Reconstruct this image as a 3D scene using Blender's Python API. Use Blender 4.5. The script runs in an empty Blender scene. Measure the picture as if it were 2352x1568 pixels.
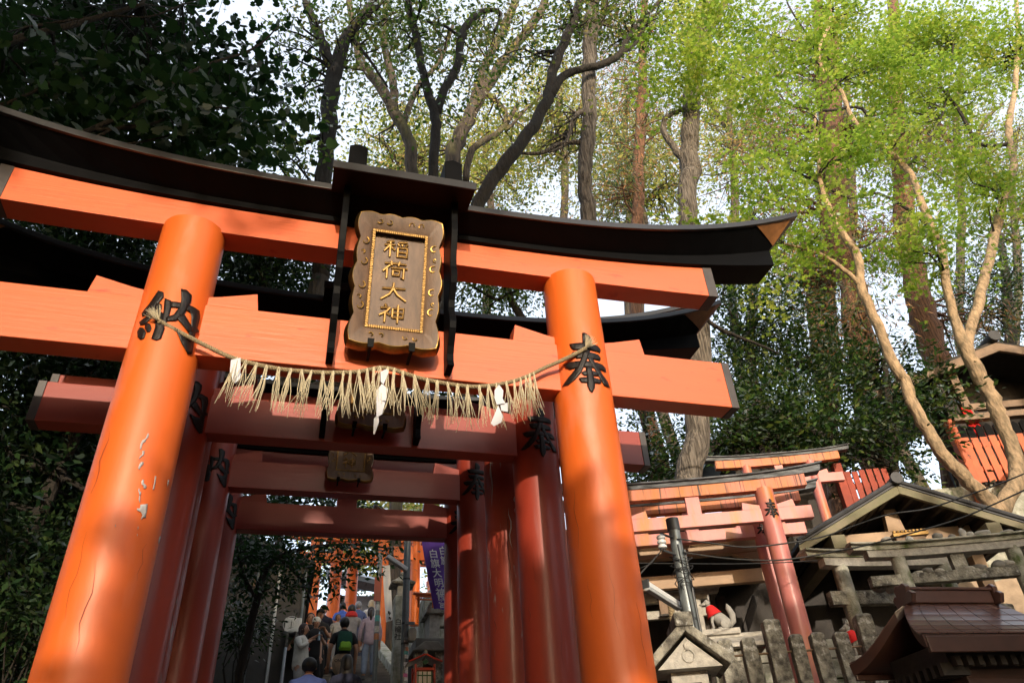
import bpy, bmesh, math, random
import numpy as np
from mathutils import Vector, Matrix

rnd = random.Random(7)
nrs = np.random.RandomState(11)
SC = bpy.context.scene
COL = SC.collection

# ------------------------------------------------------------------ camera
F_PX, W_PX, H_PX = 1724.0, 2352.0, 1568.2          # focal length / frame in reference pixels
CX, CY = W_PX / 2, H_PX / 2
EYE = np.array([0.0, 0.0, 1.6])
def _axes():
    up = np.array([1014 - CX, -(-1659 - CY), -F_PX]); up /= np.linalg.norm(up)
    b = np.array([7973 - CX, -(1550 - CY), -F_PX]); b -= up * b.dot(up); b /= np.linalg.norm(b)
    return np.stack([b, np.cross(up, b), up])       # camera -> world rotation
ROT = _axes()
cam_d = bpy.data.cameras.new('camera'); cam = bpy.data.objects.new('camera', cam_d); COL.objects.link(cam)
M = Matrix([list(r) + [0] for r in ROT] + [[0, 0, 0, 1]]); M.translation = Vector(EYE)
cam.matrix_world = M
cam_d.sensor_width = 36; cam_d.lens = F_PX / W_PX * 36; cam_d.clip_start = 0.05; cam_d.clip_end = 2000
SC.camera = cam

# ------------------------------------------------------------------ sky and sun
SUN_TO = Vector((0.13, 1.0, -0.223)).normalized()   # the way the light travels
SUN_EL = math.asin(-SUN_TO.z); SUN_ROT = math.atan2(-SUN_TO.x, -SUN_TO.y)
wd = bpy.data.worlds.new('World'); SC.world = wd; wd.use_nodes = True
nt = wd.node_tree
bg = nt.nodes['Background']
sky = nt.nodes.new('ShaderNodeTexSky'); sky.sky_type = 'NISHITA'; sky.sun_disc = False
sky.sun_elevation = SUN_EL; sky.sun_rotation = SUN_ROT; sky.air_density = 1.0; sky.dust_density = 2.5; sky.ozone_density = 1.0
haze_mix = nt.nodes.new('ShaderNodeMix'); haze_mix.data_type = 'RGBA'; haze_mix.blend_type = 'ADD'; haze_mix.inputs['Factor'].default_value = 1.0
nt.links.new(sky.outputs[0], haze_mix.inputs['A']); haze_mix.inputs['B'].default_value = (2.75, 2.75, 2.8, 1)   # thin bright high cloud over the whole sky
nt.links.new(haze_mix.outputs['Result'], bg.inputs[0]); bg.inputs[1].default_value = 0.15
sd = bpy.data.lights.new('sun', 'SUN'); sd.energy = 2.0; sd.angle = math.radians(0.6); sd.color = (1.0, 0.87, 0.70)
so = bpy.data.objects.new('sun', sd); COL.objects.link(so)
so.rotation_euler = SUN_TO.to_track_quat('-Z', 'Y').to_euler()
SC.view_settings.view_transform = 'Standard'; SC.view_settings.look = 'None'
SC.view_settings.exposure = 1.0; SC.view_settings.gamma = 1.0
SC.render.engine = 'CYCLES'
SC.cycles.max_bounces = 8; SC.cycles.transparent_max_bounces = 4; SC.cycles.diffuse_bounces = 4; SC.cycles.glossy_bounces = 3

# ------------------------------------------------------------------ pixel helpers
def ray(x, y): return ROT @ np.array([x - CX, -(y - CY), -F_PX])
def atY(x, y, Y): d = ray(x, y); return Vector(EYE + d * (Y / d[1]))
def atD(x, y, D): return Vector(EYE + ray(x, y) * (D / F_PX))
def atZ(x, y, Z): d = ray(x, y); return Vector(EYE + d * ((Z - 1.6) / d[2]))
U = Vector((math.cos(math.radians(20)), -math.sin(math.radians(20)), 0)); V = Vector((-U.y, U.x, 0))   # right-hand shrine precinct axes
def atV(x, y, v): d = Vector(ray(x, y)); return Vector(EYE) + d * (v / d.dot(V))
def depth(p): return (Vector(p) - Vector(EYE)).dot(Vector(ROT @ np.array([0, 0, -1.0])))

# ------------------------------------------------------------------ objects
OFF = {}
def tag(o, label=None, cat=None, group=None, kind=None):
    if label: o['label'] = label
    if cat: o['category'] = cat
    if group: o['group'] = group
    if kind: o['kind'] = kind
    return o
def thing(name, label, cat, loc, group=None):
    o = bpy.data.objects.new(name, None); COL.objects.link(o); o.location = loc; o.empty_display_size = 0.1
    OFF[o.name] = Vector(loc)
    return tag(o, label, cat, group)
def link_mesh(name, me, parent=None, loc=None):
    o = bpy.data.objects.new(name, me); COL.objects.link(o)
    if parent is not None:
        o.parent = parent; OFF[o.name] = OFF[parent.name]
    else:
        o.location = loc or (0, 0, 0); OFF[o.name] = Vector(loc or (0, 0, 0))
    return o

class MB:
    """collects simple shapes (world coordinates) and links them as one mesh object"""
    def __init__(s): s.v = []; s.f = []; s.m = []; s.M = None; s.cur = 0
    def add(s, vs, fs, mi=None):
        b = len(s.v)
        for p in vs:
            p = Vector(p); s.v.append(tuple(s.M @ p if s.M else p))
        for f in fs: s.f.append([b + i for i in f]); s.m.append(s.cur if mi is None else mi)
    def box(s, lo, hi, mi=None):
        x0, y0, z0 = lo; x1, y1, z1 = hi
        s.add([(x0,y0,z0),(x1,y0,z0),(x1,y1,z0),(x0,y1,z0),(x0,y0,z1),(x1,y0,z1),(x1,y1,z1),(x0,y1,z1)],
              [(0,3,2,1),(4,5,6,7),(0,1,5,4),(1,2,6,5),(2,3,7,6),(3,0,4,7)], mi)
    def obox(s, c, ax, ay, az, mi=None):
        """box from centre and three half-axis vectors"""
        c, ax, ay, az = Vector(c), Vector(ax), Vector(ay), Vector(az)
        s.add([c-ax-ay-az, c+ax-ay-az, c+ax+ay-az, c-ax+ay-az, c-ax-ay+az, c+ax-ay+az, c+ax+ay+az, c-ax+ay+az],
              [(0,3,2,1),(4,5,6,7),(0,1,5,4),(1,2,6,5),(2,3,7,6),(3,0,4,7)], mi)
    def beam(s, a, b, w, h, mi=None, up=(0,0,1)):
        """beam from a to b, w across, h along up"""
        a, b = Vector(a), Vector(b); d = (b - a); L = d.length; d.normalize()
        up = Vector(up); side = d.cross(up).normalized(); u2 = side.cross(d)
        s.obox((a+b)/2, d*L/2, side*w/2, u2*h/2, mi)
    def prism(s, poly, d, mi=None):
        """planar polygon (3d points) pushed along d"""
        n = len(poly); d = Vector(d); p = [Vector(q) for q in poly]
        s.add(p + [q + d for q in p], [tuple(range(n))[::-1], tuple(range(n, 2*n))] + [(i, (i+1) % n, n + (i+1) % n, n + i) for i in range(n)], mi)
    def tube(s, pts, rs, n=8, mi=None, cap=True):
        pts = [Vector(p) for p in pts]
        if not hasattr(rs, '__len__'): rs = [rs] * len(pts)
        vs, fs = [], []; ref = None
        for i, p in enumerate(pts):
            t = (pts[min(i+1, len(pts)-1)] - pts[max(i-1, 0)])
            if t.length < 1e-9: t = Vector((0,0,1))
            t.normalize()
            if ref is None:
                ref = Vector((1,0,0)) if abs(t.x) < .8 else Vector((0,1,0))
            a = (ref - t * ref.dot(t)).normalized(); ref = a; b = t.cross(a)
            for k in range(n):
                an = 2*math.pi*k/n; vs.append(p + (a*math.cos(an) + b*math.sin(an)) * rs[i])
        for i in range(len(pts)-1):
            for k in range(n):
                k2 = (k+1) % n; fs.append((i*n+k, i*n+k2, (i+1)*n+k2, (i+1)*n+k))
        if cap: fs.append(tuple(range(n))[::-1]); fs.append(tuple(range((len(pts)-1)*n, len(pts)*n)))
        s.add(vs, fs, mi)
    def ball(s, c, r, n=10, m=7, mi=None):
        if not hasattr(r, '__len__'): r = (r, r, r)
        vs = [(c[0], c[1], c[2]-r[2])]; fs = []
        for j in range(1, m):
            a = -math.pi/2 + math.pi*j/m
            for i in range(n):
                b = 2*math.pi*i/n; vs.append((c[0]+r[0]*math.cos(a)*math.cos(b), c[1]+r[1]*math.cos(a)*math.sin(b), c[2]+r[2]*math.sin(a)))
        vs.append((c[0], c[1], c[2]+r[2])); T = len(vs)-1
        for i in range(n):
            fs.append((0, 1+(i+1) % n, 1+i)); fs.append((T, 1+(m-2)*n+i, 1+(m-2)*n+(i+1) % n))
        for j in range(m-2):
            for i in range(n): fs.append((1+j*n+i, 1+j*n+(i+1) % n, 1+(j+1)*n+(i+1) % n, 1+(j+1)*n+i))
        s.add(vs, fs, mi)
    def loft(s, rings, mi=None, cap=True, closed=True):
        n = len(rings[0]); vs = [p for r in rings for p in r]; fs = []
        for i in range(len(rings)-1):
            for k in range(n if closed else n-1):
                k2 = (k+1) % n; fs.append((i*n+k, i*n+k2, (i+1)*n+k2, (i+1)*n+k))
        if cap: fs.append(tuple(range(n))[::-1]); fs.append(tuple(range((len(rings)-1)*n, len(rings)*n)))
        s.add(vs, fs, mi)
    def build(s, name, mats, parent=None, loc=None, smooth=False, bevel=0, fix=True):
        me = bpy.data.meshes.new(name); off = OFF[parent.name] if parent is not None else Vector(loc or (0,0,0))
        me.from_pydata([tuple(Vector(p) - off) for p in s.v], [], s.f)
        if not isinstance(mats, (list, tuple)): mats = [mats]
        for m in mats: me.materials.append(m)
        if len(mats) > 1: me.polygons.foreach_set('material_index', s.m)
        if fix:
            bm = bmesh.new(); bm.from_mesh(me); bmesh.ops.recalc_face_normals(bm, faces=bm.faces); bm.to_mesh(me); bm.free()
        me.polygons.foreach_set('use_smooth', [bool(smooth)] * len(me.polygons)); me.update()
        if smooth == 'auto': me.set_sharp_from_angle(angle=math.radians(38))
        o = link_mesh(name, me, parent, loc)
        if bevel:
            md = o.modifiers.new('bevel', 'BEVEL'); md.width = bevel; md.segments = 2; md.limit_method = 'ANGLE'; md.angle_limit = math.radians(40)
        return o

# ------------------------------------------------------------------ materials
MATS = {}
def mat(name, col, rough=.6, coat=0, metal=0, var=.25, scale=6, bump=0, bscale=30, bdist=.02, col2=None, spec=.5, stretch=(1,1,1), streak=None, lo=.35, hi=.7, croug=.1):
    """principled surface whose colour wanders between col and col2 (or a darker col) with 3D noise"""
    if name in MATS: return MATS[name]
    m = bpy.data.materials.new(name); m.use_nodes = True; t = m.node_tree; N, L = t.nodes, t.links
    b = N['Principled BSDF']; b.inputs['Roughness'].default_value = rough; b.inputs['Metallic'].default_value = metal
    b.inputs['Specular IOR Level'].default_value = spec
    if coat: b.inputs['Coat Weight'].default_value = coat; b.inputs['Coat Roughness'].default_value = croug
    tc = N.new('ShaderNodeTexCoord'); mp = N.new('ShaderNodeMapping'); mp.inputs['Scale'].default_value = stretch
    L.new(tc.outputs['Object'], mp.inputs[0])
    n1 = N.new('ShaderNodeTexNoise'); n1.inputs['Scale'].default_value = scale; n1.inputs['Detail'].default_value = 6; n1.inputs['Roughness'].default_value = .6
    L.new(mp.outputs[0], n1.inputs['Vector'])
    r = N.new('ShaderNodeValToRGB'); r.color_ramp.elements[0].position = lo; r.color_ramp.elements[1].position = hi
    c2 = col2 or tuple(c * (1 - var) for c in col)
    r.color_ramp.elements[0].color = (*c2, 1); r.color_ramp.elements[1].color = (*col, 1)
    L.new(n1.outputs['Fac'], r.inputs[0]); out = r.outputs[0]
    if streak:                                       # (colour, scale, stretch, low, high): a second, shaped layer of wear
        sc_, sca, st, l2, h2 = streak
        mp2 = N.new('ShaderNodeMapping'); mp2.inputs['Scale'].default_value = st; L.new(tc.outputs['Object'], mp2.inputs[0])
        n2 = N.new('ShaderNodeTexNoise'); n2.inputs['Scale'].default_value = sca; n2.inputs['Detail'].default_value = 5; L.new(mp2.outputs[0], n2.inputs['Vector'])
        r2 = N.new('ShaderNodeValToRGB'); r2.color_ramp.elements[0].position = l2; r2.color_ramp.elements[1].position = h2
        L.new(n2.outputs['Fac'], r2.inputs[0])
        mx = N.new('ShaderNodeMix'); mx.data_type = 'RGBA'; L.new(r2.outputs[0], mx.inputs['Factor']); L.new(out, mx.inputs['A']); mx.inputs['B'].default_value = (*sc_, 1)
        out = mx.outputs['Result']
    L.new(out, b.inputs['Base Color'])
    if bump:
        n3 = N.new('ShaderNodeTexNoise'); n3.inputs['Scale'].default_value = bscale; n3.inputs['Detail'].default_value = 4; L.new(mp.outputs[0], n3.inputs['Vector'])
        bp = N.new('ShaderNodeBump'); bp.inputs['Strength'].default_value = bump; bp.inputs['Distance'].default_value = bdist
        L.new(n3.outputs['Fac'], bp.inputs['Height']); L.new(bp.outputs[0], b.inputs['Normal'])
        if coat: L.new(bp.outputs[0], b.inputs['Coat Normal'])
    MATS[name] = m; return m

def leaf_mat(name, cols, trans=.45, gloss=.25, rough=.4):
    """two-sided leaf: diffuse + translucent + thin gloss; each leaf takes its own hue from the 'rnd' face attribute"""
    if name in MATS: return MATS[name]
    m = bpy.data.materials.new(name); m.use_nodes = True; t = m.node_tree; N, L = t.nodes, t.links
    N.remove(N['Principled BSDF']); o = N['Material Output']
    at = N.new('ShaderNodeAttribute'); at.attribute_name = 'rnd'
    r = N.new('ShaderNodeValToRGB'); el = r.color_ramp.elements
    while len(el) < len(cols): el.new(.5)
    for i, c in enumerate(cols): el[i].position = i / (len(cols)-1); el[i].color = (*c, 1)
    L.new(at.outputs['Fac'], r.inputs[0])
    d = N.new('ShaderNodeBsdfDiffuse'); L.new(r.outputs[0], d.inputs[0])
    tr = N.new('ShaderNodeBsdfTranslucent'); L.new(r.outputs[0], tr.inputs[0])
    g = N.new('ShaderNodeBsdfGlossy'); g.inputs['Roughness'].default_value = rough; g.inputs['Color'].default_value = (.6, .6, .6, 1)
    m1 = N.new('ShaderNodeMixShader'); m1.inputs[0].default_value = trans; L.new(d.outputs[0], m1.inputs[1]); L.new(tr.outputs[0], m1.inputs[2])
    fr = N.new('ShaderNodeFresnel'); fr.inputs[0].default_value = 1.35
    mu = N.new('ShaderNodeMath'); mu.operation = 'MULTIPLY'; mu.inputs[1].default_value = gloss * 4; mu.use_clamp = True; L.new(fr.outputs[0], mu.inputs[0])
    m2 = N.new('ShaderNodeMixShader'); L.new(mu.outputs[0], m2.inputs[0]); L.new(m1.outputs[0], m2.inputs[1]); L.new(g.outputs[0], m2.inputs[2])
    L.new(m2.outputs[0], o.inputs[0]); MATS[name] = m; return m

VERM = (.72, .105, .018)
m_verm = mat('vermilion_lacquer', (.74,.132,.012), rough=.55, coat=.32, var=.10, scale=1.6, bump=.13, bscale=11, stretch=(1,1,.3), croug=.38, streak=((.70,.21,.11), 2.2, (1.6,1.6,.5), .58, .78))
m_verm2 = mat('vermilion_shade_darkened', (.33,.038,.017), rough=.5, coat=.2, var=.18, scale=2.5, bump=.06, bscale=11, stretch=(1,1,.2), croug=.25, streak=((.30,.06,.045), 6, (2,2,.3), .62, .75))  # same vermilion, darkened to paint in the shade between the inner gates
m_vbeam2 = mat('vermilion_beam_shade_darkened', (.36,.052,.030), rough=.5, coat=.25, var=.18, scale=3, bump=.07, bscale=26, stretch=(.15,1,1.6), croug=.22, streak=((.28,.03,.02), 7, (1.6,1,2), .64, .76))  # inner beams: passage shade is put into the base colour
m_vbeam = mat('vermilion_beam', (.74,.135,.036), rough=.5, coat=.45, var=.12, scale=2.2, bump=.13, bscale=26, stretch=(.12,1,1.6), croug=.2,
              streak=((.42,.035,.012), 5, (1.2,1,4), .64, .84))
m_vold = mat('vermilion_worn_shade_darkened', (.34,.045,.022), rough=.5, coat=.15, var=.25, scale=3, bump=.12, bscale=14, stretch=(1,1,.12),
             streak=((.30,.27,.27), 9, (2,2,.35), .63, .70))  # grey flaking is wear; the base red is darkened for the passage shade
m_vweath = mat('vermilion_weathered_skylit', (.62,.21,.185), rough=.5, coat=.15, var=.2, scale=3, bump=.1, stretch=(1,1,.3),
               streak=((.50,.17,.03), 5, (1.5,1.5,.25), .50, .72))  # pink cast of the skylight is mixed into the base; streaks are weathering
m_vstain = mat('vermilion_water_stained', (.62,.19,.14), rough=.6, var=.3, scale=4, col2=(.52,.17,.03), bump=.1, stretch=(1,1,.3),
               streak=((.05,.03,.025), 9, (3,3,.14), .55, .68))
m_black = mat('black_lacquer', (.004,.004,.0045), rough=.5, coat=.0, var=.3, bump=.03, bscale=18, spec=.06)
m_ink = mat('carved_black_paint', (.014,.010,.009), rough=.45, var=.1, scale=30, bump=.25, bscale=45, stretch=(1,1,.3), streak=((.09,.025,.012), 22, (3,3,.5), .66, .74), spec=.3)
m_roofedge = mat('dark_copper_sheet', (.03,.028,.028), rough=.4, var=.4, scale=3, coat=.1, bump=.06, bscale=12)
m_cap = mat('grey_copper_cap', (.085,.07,.065), rough=.45, var=.35, scale=7, bump=.08, bscale=12)
m_tipcap = mat('brown_copper_cap', (.30,.13,.045), rough=.4, var=.4, scale=6, bump=.05)
m_gold = mat('gilt', (.36,.215,.06), rough=.36, metal=1, var=.35, scale=25, bump=.12, bscale=90)
m_plq = mat('plaque_wood', (.165,.092,.050), rough=.55, var=.45, scale=5, bump=.12, bscale=40, stretch=(4,4,.5))
m_straw = mat('rice_straw', (.74,.65,.45), rough=.7, var=.35, scale=60)
m_rope = mat('twisted_straw_rope', (.40,.31,.18), rough=.85, var=.5, scale=90, bump=.5, bscale=200)
m_paper = mat('white_paper', (.60,.61,.66), rough=.7, var=.04)
m_chip = mat('bare_grey_undercoat', (.50,.47,.47), rough=.7, var=.25, scale=20)
m_stone = mat('lichen_granite', (.34,.32,.26), rough=.9, scale=7, col2=(.075,.068,.055), bump=.6, bdist=.03, bscale=45, lo=.38, hi=.60, streak=((.47,.46,.42), 20, (1,1,.7), .58, .72))
m_stonem = mat('mossy_granite', (.56,.54,.46), rough=.9, col2=(.24,.24,.18), scale=6, bump=.5, bscale=50, streak=((.08,.11,.03), 5, (1,1,.7), .55, .70))
m_stonel = mat('pale_granite', (.52,.49,.43), rough=.85, var=.4, scale=16, bump=.3, bscale=60)
m_moss = mat('green_moss', (.09,.13,.03), rough=.95, var=.5, scale=25, bump=.8, bscale=80)
m_wood = mat('weathered_timber', (.30,.20,.13), rough=.7, var=.4, scale=5, bump=.2, bscale=30, stretch=(1,1,1))
m_woodl = mat('pale_timber', (.52,.35,.22), rough=.65, var=.3, scale=4, bump=.15, bscale=30, stretch=(.3,1,1))
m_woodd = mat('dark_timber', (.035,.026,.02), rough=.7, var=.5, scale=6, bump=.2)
m_barge = mat('mossy_bargeboard', (.24,.20,.135), rough=.8, var=.4, scale=5, bump=.2, col2=(.17,.16,.09))
m_greyw = mat('charred_grey_plank', (.20,.215,.235), rough=.75, col2=(.03,.03,.032), scale=6, bump=.5, bscale=16, stretch=(.7,1,5))
m_tile = mat('dark_roof_tile', (.05,.05,.055), rough=.6, var=.4, bump=.2)
m_copper = mat('brown_copper_roof', (.125,.06,.047), rough=.3, coat=.35, var=.3, scale=5, bump=.05, bscale=10, spec=.6)
m_copd = mat('brown_painted_wood', (.075,.032,.022), rough=.45, var=.3, coat=.1)
m_plaster = mat('stained_plaster', (.34,.31,.27), rough=.9, var=.35, scale=2, bump=.1, streak=((.13,.11,.10), 3, (3,3,.3), .5, .75))
m_plasterd = mat('grey_cement_wall', (.11,.105,.10), rough=.9, var=.4, scale=2, bump=.1, streak=((.08,.075,.07), 2.5, (3,3,.3), .5, .75))
m_tan = mat('tan_rock_face', (.55,.40,.27), rough=.95, var=.5, scale=2.5, bump=.6, bscale=7)
m_steel = mat('galvanised_steel', (.22,.25,.26), rough=.45, metal=.4, var=.3, scale=8, bump=.04)
m_dsteel = mat('dark_steel_cap', (.05,.055,.06), rough=.5, var=.3)
m_wire = mat('black_cable', (.02,.02,.02), rough=.6)
m_white = mat('white_enamel', (.72,.74,.74), rough=.4, var=.1)
m_red = mat('bright_red_cloth', (.62,.012,.012), rough=.8, var=.2, scale=20)
m_ground = mat('earth_path', (.12,.095,.07), rough=.95, var=.5, scale=2, bump=.4, bscale=12)
m_step = mat('worn_stone_step', (.16,.15,.14), rough=.85, var=.4, scale=3, bump=.2)
m_rock = mat('field_rock', (.27,.255,.225), rough=.9, var=.6, scale=3, bump=.5, bscale=9)
m_purple = mat('purple_cloth', (.13,.05,.36), rough=.8, var=.25, scale=5)
m_wcloth = mat('white_cloth', (.72,.72,.74), rough=.85, var=.15, scale=4)
m_bark = mat('rough_bark', (.115,.085,.062), rough=.95, col2=(.03,.024,.018), scale=5, bump=1.0, bdist=.07, bscale=9, stretch=(2.5,2.5,.35), streak=((.13,.12,.045), 1.5, (1,1,.5), .55, .75))
m_barkg = mat('grey_ridged_bark', (.20,.17,.14), rough=.95, col2=(.045,.036,.028), scale=9, bump=1.0, bdist=.08, bscale=9, stretch=(3.2,3.2,.22), lo=.38, hi=.62)
m_barkr = mat('reddish_cedar_bark', (.22,.105,.055), rough=.95, col2=(.07,.035,.02), scale=7, bump=1.0, bdist=.07, bscale=8, stretch=(3,3,.15))
m_barkm = mat('smooth_tan_bark', (.40,.28,.17), rough=.9, col2=(.17,.125,.075), scale=7, bump=.9, bdist=.04, bscale=12, stretch=(1.5,1.5,.6), lo=.36, hi=.6)
m_barkd = mat('dark_shaded_bark', (.032,.025,.018), rough=.95, var=.5, scale=5, bump=1.0, bdist=.07, bscale=9, stretch=(2,2,.4))  # backlit shade is darkened into this bark colour
m_skin = mat('skin', (.42,.22,.14), rough=.55, var=.1)
m_hairk = mat('black_hair', (.012,.010,.009), rough=.45, var=.3, scale=20)
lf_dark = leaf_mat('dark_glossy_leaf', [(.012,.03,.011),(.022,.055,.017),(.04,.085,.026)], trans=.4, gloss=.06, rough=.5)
lf_ever = leaf_mat('evergreen_leaf', [(.012,.035,.012),(.03,.07,.018),(.06,.11,.025),(.12,.15,.03)], trans=.35, gloss=.10)
lf_mid = leaf_mat('broad_green_leaf', [(.04,.09,.015),(.09,.16,.03),(.17,.22,.05),(.24,.20,.06)], trans=.55, gloss=.1)
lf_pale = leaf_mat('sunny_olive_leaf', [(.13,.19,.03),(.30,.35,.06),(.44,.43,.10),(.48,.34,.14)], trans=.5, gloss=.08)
lf_maple = leaf_mat('young_maple_leaf', [(.20,.33,.04),(.31,.46,.05),(.43,.54,.07),(.54,.56,.11)], trans=.58, gloss=.08)
lf_cedar = leaf_mat('cedar_needle', [(.035,.075,.03),(.07,.12,.05),(.17,.20,.06),(.42,.19,.08),(.52,.26,.11)], trans=.35, gloss=.05)  # brown tufts, their browns brightened to paint in sunlit patches
lf_shade = leaf_mat('shade_evergreen_leaf', [(.008,.022,.01),(.017,.042,.016),(.032,.066,.022),(.055,.085,.028)], trans=.3, gloss=.06)  # evergreen leaf colour darkened to carry the shade of the left bank
m_gold2 = mat('dulled_gilt', (.34,.20,.065), rough=.5, metal=.8, var=.4, scale=25, bump=.1, bscale=90)
m_fox = mat('shaded_white_stone', (.36,.35,.32), rough=.8, var=.25, scale=12, bump=.1)  # white stone with the pavilion's shade put into its colour
# brush characters as outlines in units of their height, and the flaked patches on the left pillar (angle, height)
HOU = [[(0.01, 1.0), (0.05, 0.999), (0.104, 0.967), (0.141, 0.9), (0.116, 0.828), (0.09, 0.676), (-0.015, 0.669), (-0.004, 0.833)], [(-0.191, 0.832), (-0.093, 0.826), (0.086, 0.819), (0.236, 0.812), (0.281, 0.772), (0.266, 0.711), (0.146, 0.702), (-0.01, 0.71), (-0.138, 0.713), (-0.174, 0.766)], [(-0.169, 0.683), (-0.068, 0.677), (0.082, 0.666), (0.212, 0.656), (0.254, 0.619), (0.242, 0.565), (0.133, 0.554), (0.0, 0.564), (-0.106, 0.565), (-0.149, 0.605)], [(-0.308, 0.522), (-0.192, 0.528), (-0.058, 0.518), (0.12, 0.511), (0.269, 0.506), (0.336, 0.471), (0.333, 0.406), (0.182, 0.398), (0.052, 0.418), (-0.082, 0.415), (-0.219, 0.409), (-0.28, 0.455)], [(-0.006, 0.685), (0.085, 0.691), (0.038, 0.557), (-0.013, 0.444), (-0.079, 0.323), (-0.168, 0.231), (-0.272, 0.178), (-0.375, 0.196), (-0.311, 0.247), (-0.197, 0.347), (-0.113, 0.438), (-0.054, 0.558)], [(0.042, 0.573), (0.106, 0.573), (0.171, 0.435), (0.255, 0.318), (0.335, 0.257), (0.375, 0.163), (0.246, 0.159), (0.192, 0.252), (0.133, 0.379), (0.07, 0.512)], [(-0.076, 0.331), (-0.023, 0.35), (0.093, 0.356), (0.187, 0.329), (0.165, 0.284), (0.035, 0.276), (-0.044, 0.281)], [(-0.121, 0.236), (-0.074, 0.248), (0.087, 0.246), (0.189, 0.227), (0.202, 0.184), (0.163, 0.162), (0.021, 0.156), (-0.083, 0.169)], [(-0.004, 0.428), (0.074, 0.433), (0.09, 0.278), (0.094, 0.139), (0.081, 0.069), (0.04, 0.0), (0.007, 0.034), (-0.016, 0.118), (-0.005, 0.256)]]
NOU = [[(-0.265, 0.937), (-0.18, 0.895), (-0.16, 0.814), (-0.228, 0.656), (-0.326, 0.514), (-0.411, 0.508), (-0.447, 0.579), (-0.351, 0.705), (-0.295, 0.852)], [(-0.24, 0.71), (-0.162, 0.681), (-0.146, 0.602), (-0.23, 0.473), (-0.33, 0.348), (-0.406, 0.356), (-0.439, 0.42), (-0.332, 0.49), (-0.26, 0.607)], [(-0.317, 0.617), (-0.229, 0.564), (-0.194, 0.497), (-0.257, 0.502), (-0.309, 0.537)], [(-0.29, 0.365), (-0.24, 0.333), (-0.209, 0.267), (-0.221, 0.205), (-0.263, 0.209), (-0.308, 0.279), (-0.318, 0.345)], [(-0.394, 0.314), (-0.325, 0.283), (-0.274, 0.21), (-0.272, 0.11), (-0.32, 0.086), (-0.384, 0.147), (-0.421, 0.247)], [(-0.191, 0.575), (-0.111, 0.526), (-0.092, 0.399), (-0.043, 0.279), (-0.055, 0.101), (-0.104, 0.064), (-0.176, 0.091), (-0.165, 0.266), (-0.188, 0.419)], [(-0.144, 0.788), (-0.048, 0.747), (-0.031, 0.658), (-0.028, 0.462), (-0.044, 0.35), (-0.1, 0.372), (-0.116, 0.578)], [(-0.066, 0.738), (0.109, 0.757), (0.238, 0.769), (0.235, 0.674), (0.136, 0.671), (-0.048, 0.646)], [(0.143, 0.746), (0.238, 0.769), (0.358, 0.764), (0.396, 0.656), (0.388, 0.478), (0.447, 0.452), (0.378, 0.38), (0.391, 0.246), (0.404, 0.038), (0.328, 0.0), (0.207, 0.115), (0.078, 0.313), (0.204, 0.285), (0.276, 0.291), (0.288, 0.414), (0.26, 0.581), (0.227, 0.656), (0.157, 0.672)], [(0.028, 0.99), (0.104, 1.0), (0.19, 0.946), (0.2, 0.842), (0.174, 0.694), (0.145, 0.574), (0.07, 0.438), (-0.052, 0.392), (-0.064, 0.45), (0.023, 0.527), (0.071, 0.689), (0.069, 0.808)], [(0.097, 0.553), (0.155, 0.578), (0.239, 0.491), (0.315, 0.43), (0.341, 0.39), (0.268, 0.33), (0.145, 0.417), (0.072, 0.478)]]
CHIPS= [[(0.326, 4.052), (0.356, 4.04), (0.355, 4.022), (0.32, 4.006), (0.311, 3.985), (0.269, 3.976), (0.26, 3.952), (0.263, 3.925), (0.224, 3.932), (0.21, 3.964), (0.235, 3.993), (0.301, 4.009), (0.308, 4.037)], [(0.296, 3.921), (0.351, 3.921), (0.355, 3.897), (0.31, 3.88), (0.263, 3.855), (0.271, 3.88), (0.308, 3.894)], [(0.323, 3.842), (0.387, 3.848), (0.395, 3.832), (0.356, 3.814), (0.337, 3.79), (0.299, 3.797), (0.302, 3.82)], [(0.467, 3.732), (0.499, 3.731), (0.506, 3.711), (0.555, 3.704), (0.598, 3.696), (0.589, 3.678), (0.537, 3.677), (0.511, 3.695), (0.467, 3.697), (0.447, 3.716)], [(0.744, 3.778), (0.787, 3.779), (0.799, 3.736), (0.808, 3.691), (0.768, 3.686), (0.764, 3.733)], [(1.199, 3.799), (1.253, 3.804), (1.267, 3.781), (1.26, 3.753), (1.208, 3.768)], [(0.429, 3.672), (0.454, 3.662), (0.458, 3.651), (0.498, 3.651), (0.509, 3.628), (0.48, 3.626), (0.425, 3.655)], [(0.475, 3.625), (0.508, 3.62), (0.532, 3.578), (0.488, 3.595)], [(0.554, 3.569), (0.723, 3.587), (0.75, 3.543), (0.749, 3.512), (0.769, 3.498), (0.699, 3.497), (0.649, 3.477), (0.656, 3.509), (0.61, 3.525), (0.504, 3.529), (0.501, 3.542), (0.562, 3.545)], [(0.619, 3.437), (0.646, 3.424), (0.629, 3.411)], [(0.638, 3.389), (0.662, 3.383), (0.655, 3.372)], [(0.125, 3.424), (0.147, 3.409), (0.127, 3.408)], [(1.418, 3.442), (1.495, 3.445), (1.487, 3.406), (1.424, 3.388), (1.391, 3.416)]]
# ------------------------------------------------------------------ torii gates
def loc_matrix(c, ex):
    ex = Vector(ex); ey = Vector((-ex.y, ex.x, 0))
    return Matrix(((ex.x, ey.x, 0, c[0]), (ex.y, ey.y, 0, c[1]), (0, 0, 1, 0), (0, 0, 0, 1)))

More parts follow.
